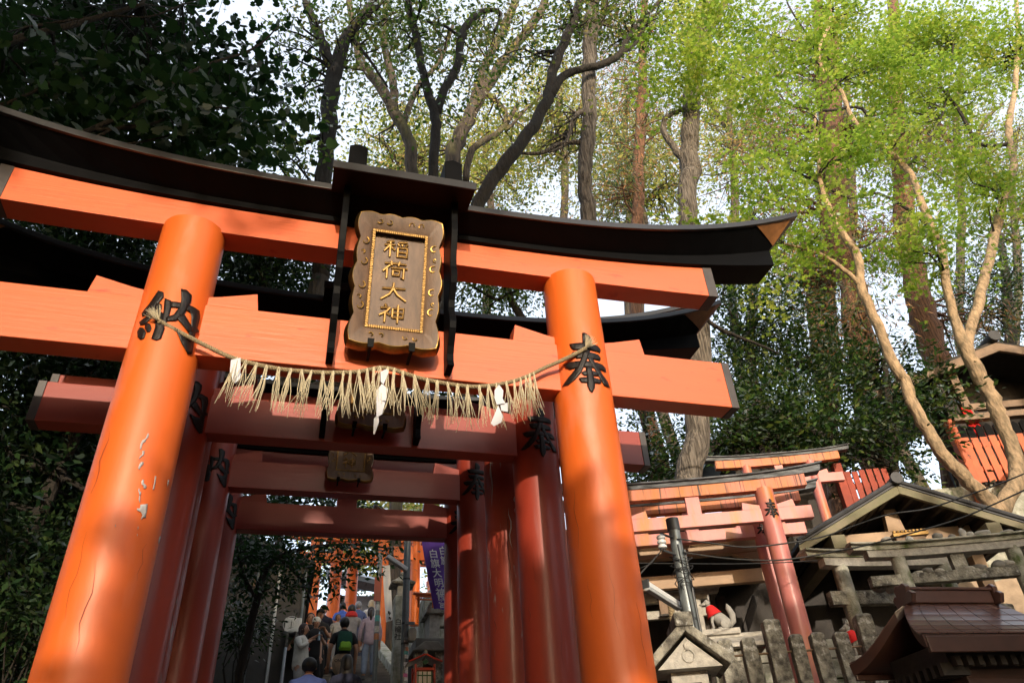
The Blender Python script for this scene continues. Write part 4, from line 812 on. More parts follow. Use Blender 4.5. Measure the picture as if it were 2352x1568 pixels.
rtorii('small old torii gate highest up among the trees, its roof plank split', 13.0, (1791,1085), (1863,1075), (1938,1084), (1940,1104), (1928,1040), (1929,1057), (1950,1036), .09, GR, MV, S=.5)
GS = 'stone torii gates with pebbles on their beams'
MS = (m_stonem, m_stone, m_stonel, m_stonem, m_stonem, m_stone)
sa = (uz(2338,1290,9.1)[0] - uz(2068,1300,9.1)[0])/2; scu = uz(2068,1300,9.1)[0] + sa
rtorii('mossy stone torii gate, the nearer of the two, behind the brown copper roof', 9.1, None, None, (2003,1326), (2003,1350), (1993,1272), (1993,1289), (1949,1262), .085, GS, MS, S=.55, nt=.06, st=.08, wedges=False, strut=True, a=sa, cu=scu)
s1u = uz(1942,1340,9.75)[0]
S1, _ = rtorii('lichen-grey stone torii gate standing behind the mossy one, its left tip raised', 9.75, None, None, (1907,1362), (1907,1394), (1888,1289), (1888,1309), (1839,1286), .09, GS, MS, S=.6, nt=.06, st=.085, wedges=False, strut=False, a=sa*1.05, cu=s1u + sa*1.05)
S1.rotation_euler.z = math.radians(11); S1.location += (-U*sa*1.05) - (Matrix.Rotation(math.radians(11), 3, 'Z') @ (-U*sa*1.05))   # it faces a little more squarely, turned about its left pillar
# pebbles left on the stone beams
def rock_mesh(q, c, r):
    n, m = 9, 6; vs = []; ph = [rnd.uniform(0, 6) for _ in range(3)]
    b = len(q.v); q.ball(c, r, n, m)
    for i in range(b, len(q.v)):
        p = Vector(q.v[i]); d = p - Vector(c); k = 1 + .16*math.sin(d.x/r[0]*2.3 + ph[0]) + .14*math.sin(d.y/r[1]*2.9 + ph[1]) + .10*math.sin(d.z/r[2]*3.7 + ph[2]); q.v[i] = tuple(Vector(c) + d*k)
PB = [(2035,1241,9.1,.07,.035,'flat grey pebble at the left end of the mossy stone beam'),(2090,1238,9.1,.05,.045,'grey pebble beside the gilt ornament on the stone beam'),(2153,1232,9.1,.065,.045,'dark pebble with a smaller one on it, stone beam top'),(2184,1233,9.1,.05,.03,'small grey pebble between the dark and the upright white one'),
      (2213,1226,9.1,.045,.07,'upright white pebble standing on the mossy stone beam'),(2226,1229,9.1,.06,.045,'tan pebble just right of the upright white one'),(2258,1227,9.1,.11,.045,'long pale stone lying at the right on the stone beam'),(2316,1222,9.1,.08,.03,'flat pale stone at the far right of the stone beam'),
      (2110,1317,9.1,.07,.03,'low grey pebble on the left of the lower stone beam'),(2130,1313,9.1,.08,.045,'dark rounded pebble on the left of the lower stone beam'),(2158,1311,9.1,.06,.04,'ring-marked pebble mid-way along the lower stone beam'),(2225,1307,9.1,.08,.05,'pebble with a white chip on the lower stone beam'),(2255,1305,9.1,.10,.045,'broad brown pebble on the lower stone beam'),(2290,1298,9.1,.10,.06,'darkest big pebble on the lower stone beam'),(2320,1294,9.1,.09,.06,'angular slab leaning on the right of the lower beam'),
      (2020,1352,9.4,.09,.05,'dark pebble left of the nearer stone pillar'),(2042,1348,9.4,.08,.07,'square block left of the nearer stone pillar'),(1930,1386,9.75,.10,.05,'pebble at the left on the rear lower beam'),(1960,1384,9.75,.07,.03,'flat pebble beside it on the rear lower beam, under the pillar')]
for x, y, v, rw, rh, lb in PB:
    p = atV(x, y, v); q = MB(); rock_mesh(q, tuple(p), (rw, rw*.8, rh)); tag(q.build('pebble', m_rock if 'dark' in lb or 'brown' in lb else m_stonel, loc=tuple(p), smooth=True), lb, 'pebble', 'pebbles laid on the stone torii')
p = atV(2084,1234,10.6); tb_ = thing('gilt_ornament', 'gilt box ornament seen just above the mossy stone beam', 'ornament', p)
q = MBuv(); u, z = uz(2084,1232,10.6); q.box((u-.20, 10.5, z-.2), (u+.20, 10.8, z-.03)); q.build('box', m_wood, tb_, bevel=.01)
q = MBuv(); q.box((u-.24, 10.46, z-.03), (u+.24, 10.84, z+.02)); 
for i in range(9): q.box((u-.23+i*.052, 10.45, z+.02), (u-.20+i*.052, 10.5, z+.05))
q.build('crest', m_gold2, tb_, bevel=.004)

# ---- stone fence
GF = 'lichen-covered stone fence posts'
FP = [(1647,1683,1475,'first small fence post right of the gabled stone lantern'),(1698,1734,1471,'second small fence post from the gabled stone lantern'),(1745,1789,1430,'tall broad fence post left of the red torii leg'),(1806,1840,1463,'small fence post directly before the red torii leg'),
      (1857,1893,1459,'small orange-stained fence post right of the red torii leg'),(1910,1946,1458,'small greenish fence post left of the second tall one'),(1955,1998,1417,'tall broad fence post beside the brown copper roof'),(2052,2085,1500,'fence post under the copper eave'),(2090,2125,1500,'pale fence post behind the lantern body'),(2275,2325,1395,'wide stone post carved at the right of the lantern body')]
fu = []
for i, (x0, x1, y, lb) in enumerate(FP):
    v = 8.55; u0, z = uz(x0, y, v); u1, _ = uz(x1, y, v); uc = (u0+u1)/2; w = (u1-u0)*.92; fu.append(uc)
    p = uvz(uc, v, 2.0); q = MBuv(); n = 7; rings = []
    tw_ = rnd.uniform(-.02, .02); zt = z
    for k in range(n+1):
        f = k/n; zz = 1.9 + (zt - 1.9)*f; e = w/2*(1 - .04*f) + rnd.uniform(-.004, .004); dx = tw_*f
        rings.append([(uc+dx-e, v-e, zz), (uc+dx+e, v-e, zz), (uc+dx+e, v+e, zz), (uc+dx-e, v+e, zz)])
    rings.append([(uc+tw_-w*.30, v-w*.3, zt+.022), (uc+tw_+w*.32, v-w*.3, zt+.018), (uc+tw_+w*.3, v+w*.3, zt+.02), (uc+tw_-w*.3, v+w*.3, zt+.02)])
    q.loft(rings); tag(q.build('stone_fence_post', m_stone, loc=tuple(p), bevel=.010), lb, 'fence post', GF)
rl = thing('fence_rail', 'thin rusty rods joining the stone fence posts', 'fence rail', uvz(fu[0], 8.55, 3.0))
q = MBuv(); z1 = uz(1800,1497,8.55)[1]
for z in (z1, z1 - .42): 
    q = MBuv(); q.tube([(fu[0]-.1, 8.55, z), (fu[-1], 8.55, z)], .012, 8); q.build('rod', m_wood, rl, smooth=True)

# ---- gabled stone lantern just right of the big pillar
v = 7.35; gl = thing('stone_lantern', 'squat stone lantern with a gabled roof, right of the nearest pillar', 'stone lantern', uvz(uz(1573,1530,v)[0], v + .3, 0))
u0, za = uz(1573,1450,v); _, ze = uz(1573,1531,v); hw = uz(1678,1524,v)[0] - u0; dp = .62
q = MBuv()
for s in (-1, 1):
    q.prism([(u0, v-.04, za), (u0 + s*hw, v-.04, ze-.01), (u0 + s*(hw+.03), v-.04, ze+.07), (u0, v-.04, za+.11)], (0, dp+.08, 0))
q.build('roof', m_stone, gl, bevel=.01)
q = MBuv(); q.box((u0-.085, v-.06, za+.04), (u0+.085, v+dp+.06, za+.17)); q.build('ridge_block', m_stone, gl, bevel=.012)
q = MBuv(); q.prism([(u0-hw+.06, v+.05, ze+.0), (u0+hw-.06, v+.05, ze+.0), (u0, v+.05, za-.04)], (0, dp-.12, 0)); q.build('pediment', m_stonel, gl)
q = MBuv(); zc = (za+ze)/2 - .03
q.tube([(u0+.055*math.cos(t*math.pi/6), v+.045, zc-.02+.055*math.sin(t*math.pi/6)) for t in range(13)], .008, 6, cap=False); q.tube([(u0, v+.042, zc+.03), (u0-.02, v+.042, zc+.075), (u0+.015, v+.042, zc+.11), (u0, v+.042, zc+.14)], [.02,.016,.011,.003], 6)
q.build('carved_crest', m_stonel, gl, smooth=True)
q = MBuv(); q.box((u0-.17, v+.20, ze-.5), (u0+.17, v+dp-.08, ze)); q.build('light_box', m_stonel, gl, bevel=.01)
q = MBuv(); q.box((u0-.10, v+.194, ze-.40), (u0+.10, v+.21, ze-.10)); q.build('window', m_woodd, gl)
q = MBuv(); q.box((u0-.3, v+.02, ze-.62), (u0+.3, v+dp-.02, ze-.5)); q.box((u0-.16, v+.15, .0), (u0+.16, v+dp-.15, ze-.62)); q.build('pedestal', m_stone, gl, bevel=.015)

# ---- wooden lantern with brown copper roof, lower right
an = math.radians(-4); E1 = Vector((math.cos(an), math.sin(an), 0)); E2 = Vector((-E1.y, E1.x, 0))
LC = Vector((5.46, 5.33, 0)); TL = Matrix(((E1.x, E2.x, 0, LC.x), (E1.y, E2.y, 0, LC.y), (0, 0, 1, 0), (0, 0, 0, 1)))
def MBl(): q = MB(); q.M = TL; return q
wl = thing('roofed_lantern', 'wooden lantern under a curved brown copper roof, lower right corner', 'lantern', LC)
zr, zee, hl, dl = 3.29, 2.90, .80, .50
prof = []
for k in range(9):
    f = k/8; prof.append((f, zr + (zee - zr)*(1 - (1-f)**1.75), hl*(.50 + .5*f**.55)))     # distance from ridge, height, half length
q = MBl()
for s in (-1, 1):                                             # shingled courses: each a thin sheet lapping the next
    for k in range(8):
        (f0, z0, h0), (f1, z1, h1) = prof[k], prof[k+1]; nx_ = 7
        for i in range(nx_):
            a0, a1 = -1 + 2*i/nx_, -1 + 2*(i+1)/nx_; g = .004; lift = .007
            q.prism([(a0*h0+g, s*f0*dl, z0+.002), (a1*h0-g, s*f0*dl, z0+.002), (a1*h1-g, s*f1*dl, z1+lift), (a0*h1+g, s*f1*dl, z1+lift)], (0, 0, .008))
rf = q.build('copper_sheets', m_copper, wl)
q = MBl()
for s in (-1, 1):
    top = [[(-h, s*f*dl, z), (h, s*f*dl, z), (h*.985, s*f*dl*.99, z-.06-.03*f), (-h*.985, s*f*dl*.99, z-.06-.03*f)] for f, z, h in prof]
    q.loft(top)
q.build('roof', m_copd, wl)
q = MBl()
for s in (-1, 1):
    q = MBl(); q.box((-hl*.97, s*dl*.985-.015, zee-.13), (hl*.97, s*dl*.985+.015, zee-.012)); q.build('fascia', m_copd, wl, bevel=.006)
q = MBl(); q.box((-.40, -.05, zr-.02), (.40, .05, zr+.085)); q.box((-.41, -.065, zr+.085), (.41, .065, zr+.11)); q.build('ridge', m_copper, wl, bevel=.006)
for s in (-1, 1):
    q = MBl(); pr = [(-.10,-.05),(-.135,.02),(-.10,.05),(-.075,.045),(-.085,.09),(-.05,.125),(0,.115),(.05,.125),(.085,.09),(.075,.045),(.10,.05),(.135,.02),(.10,-.05)]
    q.prism([(s*.41, y, zr+.02+z) for y, z in pr], (s*.045, 0, 0)); q.build('ridge_end', m_copper, wl, bevel=.008)
q = MBl(); q.box((-.52, -.34, zee-.20), (.52, .34, zee-.02))
for i in range(8): q.box((-.60, -.34+i*.09, zee-.26), (-.36, -.30+i*.09, zee-.17)); 
for i in range(11): q.box((-.5+i*.1, -.40, zee-.20), (-.45+i*.1, -.3, zee-.13))
q.build('eave_frame', m_woodd, wl)
q = MBl(); q.box((-.32, -.24, 1.9), (.32, .24, zee-.19)); q.build('body', m_copd, wl, bevel=.008)
q = MBl()
for x0, x1 in ((-.30,-.24),(.24,.30)): q.box((x0,-.262,1.95), (x1,-.24,zee-.32))
q.box((-.34,-.268,zee-.34), (.34,-.24,zee-.27)); q.box((-.24,-.255,2.0), (.24,-.243,zee-.40)); q.build('door_frame', m_copd, wl, bevel=.005)
q = MBl(); 
for i in range(5): q.box((-.2+i*.1-.006,-.262,2.0), (-.2+i*.1+.006,-.250,zee-.42))
q.build('lattice', m_wood, wl)
q = MBl(); q.box((-.18,-.14,1.0), (.18,.14,1.9)); q.box((-.4,-.34,.6), (.4,.34,1.0)); q.build('post', m_copd, wl, bevel=.01)

# ---- gabled hall behind
v = 11.0; gh = thing('gabled_hall', 'open timber hall with a wide tiled gable roof, behind the stone torii', 'shrine building', uvz(uz(2052,1250,v)[0], v+1.5, 2.0))
ua, za = uz(2052,1104,v); ul, zl = uz(1846,1236,v); ur, zr_ = uz(2392,1216,v); dp = 3.6
za -= .11; zl = zr_ = (zl + zr_)/2 - .05; ul = ua - (ur - ua)*.5 - (ua - ul)*.5; ur = 2*ua - ul
q = MBuv()
for s, ue in ((-1, ul), (1, ur)):
    q.prism([(ua, v-.06, za+.02), (ue, v-.06, zl+.02), (ue, v-.06, zl+.075), (ua, v-.06, za+.08)], (0, dp, 0))
rf = q.build('roof', m_tile, gh)
q = MBuv()
for s, ue in ((-1, ul), (1, ur)): q.tube([(ua, v-.06, za+.085), (ue, v-.06, zl+.085)], .035, 8)
q.tube([(ua, v-.12, za+.10), (ua, v+dp, za+.10)], .07, 10); q.tube([(ua, v-.15, za+.10), (ua, v-.10, za+.10)], .09, 14); q.build('edge_tiles', m_tile, rf, smooth='auto')
for s, ue in ((-1, ul), (1, ur)):
    q = MBuv(); q.prism([(ua, v-.05, za-.115), (ue, v-.05, zl-.095), (ue, v-.05, zl+.015), (ua, v-.05, za+.015)], (0, .06, 0)); q.build('bargeboard', m_barge, gh, bevel=.006)
q = MBuv()
for k in range(1, 9):
    for ue in (ul, ur):
        f = k/9; u = ua + (ue-ua)*f; z = za + (zl-za)*f; q.box((u-.03, v+.02, z-.10), (u+.03, v+dp-.1, z-.02))
q.build('rafters', m_woodd, gh)
for fu_, in ((.66,),(-.66,)):
    u = ua + (ur-ua)*fu_; z = za + (zl-za)*abs(fu_)
    q = MBuv(); q.box((u-.10, v-.10, z-.36), (u+.10, v+dp-.2, z-.16)); q.build('purlin', m_barge, gh, bevel=.008)
_, zb1 = uz(2052,1236,v+.5)
q = MBuv(); q.box((ua-(ur-ua)*.64, v+.45, zb1-.12), (ua+(ur-ua)*.64, v+.62, zb1+.10)); q.build('tie_beam', m_woodl, gh, bevel=.01)
q = MBuv(); q.prism([(ua-.13, v+.47, zb1+.10), (ua+.13, v+.47, zb1+.10), (ua+.09, v+.47, za-.15), (ua-.09, v+.47, za-.15)], (0, .13, 0)); q.build('king_post', m_woodl, gh, bevel=.006)
for s in (-1, 1):
    q = MBuv(); u = ua + s*(ur-ua)*.60; q.box((u-.085, v+.44, 1.8), (u+.085, v+.61, zb1-.12)); q.build('post', m_woodl, gh, bevel=.008)
    q = MBuv(); q.prism([(u - s*.08, v+.45, zb1-.13), (u - s*.55, v+.45, zb1-.13), (u - s*.52, v+.45, zb1-.24), (u - s*.40, v+.45, zb1-.30), (u - s*.08, v+.45, zb1-.30)], (0, .12, 0)); q.build('bracket', m_woodl, gh, bevel=.006)
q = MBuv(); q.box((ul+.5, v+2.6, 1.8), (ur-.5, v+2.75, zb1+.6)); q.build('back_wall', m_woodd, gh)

# ---- open timber pavilion behind the pink torii
v = 10.5; pv = thing('timber_pavilion', 'open frame of pale timber with a dark inside, under the weathered torii gates', 'pavilion', uvz(uz(1640,1300,v)[0], v+1, 2.0))
uL, zt = uz(1380,1274,v); uR, _ = uz(1700,1258,v); up_, zp = uz(1772,1330,v); 
q = MBuv(); q.box((uL, v-.07, zt-.14), (up_+.25, v+.07, zt+.02)); q.build('beam', m_woodl, pv, bevel=.008)
q = MBuv(); q.prism([(up_-.06, v-.05, zt-.30), (up_-.42, v-.05, zt-.17), (up_-.46, v-.05, zt-.14), (up_-.06, v-.05, zt-.14)], (0, .1, 0)); q.build('bracket', m_woodl, pv, bevel=.006)
_, zb1 = uz(1640,1328,v)
q = MBuv(); q.box((uL, v-.055, zb1-.10), (up_-.06, v+.055, zb1+.08)); q.build('crossbeam', m_woodl, pv, bevel=.008)
for u, w in ((up_, .075), (uL-.1, .09)):
    q = MBuv(); q.box((u-w, v-w, 1.8), (u+w, v+w, zt-.02)); q.build('post', m_woodl, pv, bevel=.008)
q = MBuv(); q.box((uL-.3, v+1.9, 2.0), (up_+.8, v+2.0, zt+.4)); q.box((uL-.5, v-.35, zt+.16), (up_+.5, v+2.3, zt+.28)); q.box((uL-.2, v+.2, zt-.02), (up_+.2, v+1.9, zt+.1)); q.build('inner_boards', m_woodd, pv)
q = MBuv(); q.beam((up_-.55, v+.9, zb1-.95), (up_-.05, v+.9, zb1-.05), .10, .10); q.box((up_-.62, v+.85, 1.9), (up_-.5, v+.97, zb1)); q.build('brace', m_woodd, pv, bevel=.006)
# small stone torii, offering plaque and bell rope inside
v = 10.85; rtorii('small pale stone torii under the timber pavilion', v, (1527,1390), (1604,1400), (1633,1394), (1633,1413), (1629,1364), (1629,1376), (1650,1352), .055, 'stone torii of the pavilion', (m_stonel,)*6, zb=2.3, S=.35, nt=.04, st=.05, wedges=False, strut=False)
u0, z0 = uz(1518,1411,v-.1); u1, z1 = uz(1539,1374,v-.1)
ob = thing('name_board', 'small dark name board hung on the pale stone torii', 'board', uvz((u0+u1)/2, v-.1, z0))
q = MBuv(); q.box((u0, v-.1, z0), (u1, v-.06, z1)); q.build('panel', m_wood, ob, bevel=.006)
q = MBuv(); q.box((u0-.02, v-.115, z0-.02), (u1+.02, v-.09, z0+.005)); q.box((u0-.02, v-.115, z1), (u1+.02, v-.09, z1+.03)); q.build('edge_trim', m_woodd, ob)
q = MB(); pts0 = [atV(1538+ (1549-1538)*k/30, 1375 + (1448-1375)*k/30, 10.2) for k in range(31)]
for s in (0, 2.1, 4.2):
    q.tube([p + Vector((math.cos(k*.75+s), math.sin(k*.75+s), 0))*.022 for k, p in enumerate(pts0)], .023, 6)
tag(q.build('bell_rope', m_rope, loc=tuple(pts0[-1]), smooth=True), 'thick twisted bell rope hanging beside the steel pole', 'rope')

# ---- fox statues
def fox(label, u0, v, z0, h, s=-1):
    """seated fox in profile facing -U"""
    p = uvz(u0, v, z0); R = thing('fox_statue', label, 'fox statue', p, 'white stone foxes with red bibs')
    def L(a, b, c): return uvz(u0 + s*a*h, v + b*h, z0 + c*h)
    q = MB()
    q.tube([L(-.30,0,.06), L(-.22,0,.16), L(-.10,0,.30), L(.05,0,.46), L(.15,0,.60), L(.18,0,.72)], [.12*h,.20*h,.19*h,.155*h,.115*h,.08*h], 12)     # trunk and neck
    q.ball(L(.20,0,.80), (.095*h,)*3, 12, 8); q.tube([L(.22,0,.80), L(.33,0,.76), L(.42,0,.745)], [.075*h,.045*h,.018*h], 8)                          # head and muzzle
    for b in (-.055, .055): q.tube([L(.16,b,.85), L(.145,b*1.3,.93), L(.14,b*1.4,1.02)], [.045*h,.03*h,.004*h], 6)
    for b in (-.075, .075): q.tube([L(.12,b,.46), L(.17,b,.25), L(.155,b,.07), L(.22,b,.03)], [.065*h,.042*h,.036*h,.038*h], 8)                       # straight forelegs
    for b in (-.12, .12): q.ball(L(-.17,b,.15), (.15*h,.075*h,.16*h), 10, 7); q.tube([L(-.12,b,.04), L(.04,b,.03)], [.045*h,.035*h], 7)                 # folded hind legs
    q.tube([L(-.33,0,.08), L(-.45,0,.22), L(-.46,0,.42), L(-.38,0,.62), L(-.36,0,.74)], [.05*h,.085*h,.10*h,.085*h,.01*h], 10)                        # upright tail
    q.build('body', m_fox, R, smooth=True)
    q = MB(); q.tube([L(.165,0,.70), L(.14,0,.62), L(.08,0,.50), L(.05,0,.42)], [.10*h,.15*h,.195*h,.23*h], 16, cap=False); q.build('bib', m_red, R, smooth=True)
    q = MB(); q.ball(L(.285,-.045,.80), (.012*h,)*3, 6, 4); q.ball(L(.42,0,.755), (.016*h,)*3, 6, 4); q.build('eyes_and_nose', m_ink, R)
    q = MBuv(); q.box((u0-.55*h, v-.25*h, z0-.16*h), (u0+.55*h, v+.25*h, z0-.0*h)); q.build('plinth', m_stonel, R, bevel=.008)
    return R
v = 10.0; u0, z0 = uz(1656,1447,v); hf = uz(1656,1384,v)[1] - z0
fox('white seated fox wearing a red bib, facing left under the pavilion', u0 - .02, v, z0, hf*1.3)
u1, z1 = uz(1953,1476,9.4); fox('white fox with red bib mostly hidden behind the tall fence post', u1 + .16, 9.6, z1 - .12, .42)
su, sz_ = uz(1687,1458,v); sh_ = thing('stone_shrine', 'small stone shrine whose ridged roof carries the seated fox', 'small shrine', uvz(su, v, 2.0))
q = MBuv(); ua1 = uz(1632,1470,v)[0]; ub1 = uz(1748,1470,v)[0]; zt = z0 - .16*hf*1.3
q.prism([(ua1, v-.35, zt-.16), (ua1, v, zt-.005), (ua1, v+.35, zt-.16), (ua1, v+.35, zt-.21), (ua1, v-.35, zt-.21)], (ub1-ua1, 0, 0)); q.build('roof', m_stonel, sh_, bevel=.01)
q = MBuv(); q.tube([(ua1-.03, v-.02, zt-.03), (ub1+.03, v-.02, zt-.03)], .05, 10); q.build('ridge', m_stonel, sh_, smooth='auto')
q = MBuv(); q.box((ua1+.1, v-.22, 2.0), (ub1-.1, v+.22, zt-.2)); q.build('body', m_stone, sh_, bevel=.01)
# mossy block wall behind the pavilion
v = 11.6; bw = thing('block_wall', 'mossy stone block wall in the shade behind the foxes', 'stone wall', uvz(uz(1740,1420,v)[0], v, 2))
q = MBuv(); ub = uz(1560,1420,v)[0]
for r_ in range(7):
    u = ub + (r_ % 2)*.2 - .3
    while u < ub + 3.4:
        w = rnd.uniform(.35, .6); d = rnd.uniform(0, .03); q.box((u, v-d, 2.2+r_*.27), (u+w-.012, v+.3, 2.2+r_*.27+.255)); u += w
q.build('blocks', m_stonem, bw, bevel=.015)

# ---- steel utility pole with tube lamp and wires
pp = Vector((3.83, 6.92, 0)); pl = thing('utility_pole', 'grey steel utility pole with insulators, right of the nearest pillar', 'utility pole', pp)
zt = 4.49; q = MB(); q.tube([pp + Vector((0,0,-.2)), pp + Vector((0,0,3.3)), pp + Vector((0,0,3.3)), pp + Vector((0,0,zt))], [.078,.072,.066,.060], 20); q.build('shaft', m_steel, pl, smooth='auto')
q = MB(); q.tube([pp + Vector((0,0,zt-.03)), pp + Vector((0,0,zt+.10)), pp + Vector((0,0,zt+.105))], [.069,.069,.058], 20); q.build('top_cap', m_dsteel, pl, smooth='auto')
q = MB(); 
for z in (zt-.45, zt-.95, zt-1.45): q.tube([pp + Vector((0,0,z-.012)), pp + Vector((0,0,z+.012))], .07, 18)
q.tube([pp + Vector((.055,-.045,zt-.25)), pp + Vector((.06,-.05,zt-1.0)), pp + Vector((.065,-.055,1.0))], .014, 8); q.tube([pp + Vector((-.02,-.065,zt-.2)), pp + Vector((.0,-.072,zt-1.0)), pp + Vector((.0,-.08,1.0))], .009, 6); q.build('straps_and_conduit', m_dsteel, pl, smooth='auto')
q = MB(); ip = pp + Vector((-.20,-.06,zt-.18))
q.tube([pp + Vector((-.04,-.03,zt-.12)), ip + Vector((0,0,.09))], .012, 6); q.tube([pp + Vector((-.04,-.03,zt-.30)), ip + Vector((0,0,-.09))], .012, 6); q.build('arm', m_dsteel, pl)
q = MB()
for k in range(3): q.tube([ip + Vector((0,0,-.075+k*.05)), ip + Vector((0,0,-.065+k*.05)), ip + Vector((0,0,-.045+k*.05)), ip + Vector((0,0,-.03+k*.05))], [.03,.046,.046,.03], 14)
q.build('insulator', m_white, pl, smooth='auto')
q = MB()
for k in range(7):                                  # tangle of wire tails round the pole
    a0 = rnd.uniform(0,6); pts = [pp + Vector((math.cos(a0+t*.9)*(.09+.05*math.sin(t*1.7+k)), math.sin(a0+t*.9)*.09-.03, zt-.35-.05*k+.05*math.sin(t*1.3+k))) for t in range(9)]
    q.tube(pts, .005, 5)
for k in range(3): q.tube([ip, ip + Vector((-.05,-.03,-.12)), ip + Vector((-.18-.1*k,-.03,-.25-.08*k)), ip + Vector((-.32-.14*k,0,-.30-.2*k))], .006, 5)
q.build('wire_tails', m_wire, pl, smooth=True)
la, lb_ = atD(1482,1341,7.35), atD(1556,1388,7.75); d = (lb_-la)
fl = thing('tube_lamp', 'slanting fluorescent tube lamp fixed to the steel utility pole', 'lamp', lb_)
q = MB(); q.beam(la, lb_, .075, .055); q.build('housing', m_white, fl, bevel=.01)
q = MB(); q.beam(la + Vector((0,-.02,-.05)), lb_ + Vector((0,-.02,-.05)), .06, .03); q.build('diffuser', mat('milky_plastic', (.42,.45,.46), rough=.35), fl, bevel=.008)
q = MB(); q.beam(la - d*.02, la + d*.02, .085, .09); q.beam(lb_ - d*.02, lb_ + d*.02, .085, .09); q.build('end_cap', m_dsteel, fl, bevel=.008)
q = MB(); q.tube([lb_, lb_ + Vector((.06,-.0,-.08)), lb_ + Vector((.08,0,-.25)), Vector((pp.x-.04, pp.y-.06, lb_.z-.30))], .02, 8); q.build('bracket', m_steel, fl, smooth=True)
def wire(label, px, y0, y1, r=.008):
    n = len(px); pts = []
    for i, (x, y) in enumerate(px): pts.append(atY(x, y, y0 + (y1-y0)*i/(n-1)))
    q = MB(); P = []
    for i in range(n-1):
        a, b, c, d = pts[max(i-1,0)], pts[i], pts[i+1], pts[min(i+2,n-1)]
        for k in range(6): t = k/6; P.append(.5*((2*b)+(c-a)*t+(2*a-5*b+4*c-d)*t*t+(3*b-a-3*c+d)*t**3))
    P.append(pts[-1]); q.tube(P, r, 6)
    tag(q.build('overhead_wire', m_wire, loc=tuple(pts[0]), smooth=True), label, 'wire', 'wires running right from the utility pole')
R3 = lambda x, y: (1548 + x*.342, 1031.8 + y*.342)
wire('upper twisted wire crossing in front of the gabled hall', [R3(*p) for p in ((20,600),(250,628),(480,655),(750,630),(1000,585),(1230,505),(1450,435),(1700,398),(1950,315),(2200,225),(2500,100))], 6.85, 5.4)
wire('lower wire sagging across the red leg and the stone torii', [R3(*p) for p in ((60,690),(300,725),(520,742),(740,740),(1000,700),(1300,640),(1600,560),(1900,470),(2120,380),(2350,275),(2600,160))], 6.85, 5.3)
wire('short level wire ending at the left tip of the stone torii', [R3(*p) for p in ((-300,762),(60,766),(400,768),(740,758),(960,745))], 6.85, 7.3, .006)

# ---- shrine hut with vermilion fence, upper right
v = 15.0; hut = thing('shrine_hut', 'dark raised shrine hut with grey railings at the upper right edge', 'shrine building', uvz(uz(2300,1000,v)[0], v+1.5, ground_z(13,12)))
ua, za = uz(2273,812,v); ul, zl = uz(2205,856,v); hw = (ua-ul)*2.3; zl = za - (za-zl)*2.3
q = MBuv()
for s in (-1, 1): q.prism([(ua, v-.3, za), (ua+s*hw*1.6, v-.3, zl), (ua+s*hw*1.6, v-.3, zl+.12), (ua, v-.3, za+.14)], (0, 4.2, 0))
q.build('roof', m_woodd, hut)
q = MBuv()
for s in (-1, 1): q.prism([(ua, v-.36, za-.16), (ua+s*hw*1.6, v-.36, zl-.14), (ua+s*hw*1.6, v-.36, zl+.05), (ua, v-.36, za+.05)], (0, .07, 0))
q.build('bargeboard', m_wood, hut)
q = MBuv(); q.tube([(ua, v-.45, za+.2), (ua, v+3.5, za+.2)], .13, 10); q.build('ridge_tile', m_tile, hut, smooth='auto')
_, z1 = uz(2200,972,v); _, z2 = uz(2250,935,v); u0 = uz(2168,974,v)[0]; up1 = uz(2222,940,v)[0]
q = MBuv(); q.box((up1-.4, v+.9, z1-2.5), (up1+6, v+1.0, za-.2)); q.box((up1-.42, v+.02, z1+.06), (up1-.3, v+.9, zl+.5)); q.build('inner_wall', m_woodd, hut)
for u in (up1, up1+1.9, up1+3.8):
    q = MBuv(); q.box((u-.09, v-.05, z1-.2), (u+.09, v+.13, zl+.9)); q.build('post', m_wood, hut, bevel=.01)
q = MBuv(); q.box((u0, v-.3, z1-.08), (u0+7, v-.12, z1+.06)); q.build('floor_rail', m_wood, hut, bevel=.01)
q = MBuv(); q.box((up1+.1, v-.02, z2-.06), (up1+6, v+.10, z2+.10)); q.build('hand_rail', m_wood, hut, bevel=.01)
q = MBuv(); uc, zc = uz(2217,935,v-.1)
q.loft([[(uc-.10+.2*i/5, v-.12+.03*(i % 2), zc+.0) for i in range(6)] + [(uc+.10-.2*i/5, v-.08, zc) for i in range(6)], [(uc-.13+.3*i/5, v-.14+.05*(i % 2), zc-.75) for i in range(6)] + [(uc+.17-.3*i/5, v-.09, zc-.75) for i in range(6)]])
tag(q.build('prayer_cloth', m_red, loc=tuple(uvz(uc, v-.1, zc-.7))), 'red cloth tied to the post of the shrine hut', 'cloth')
GB = 'vermilion board fences on the slope'
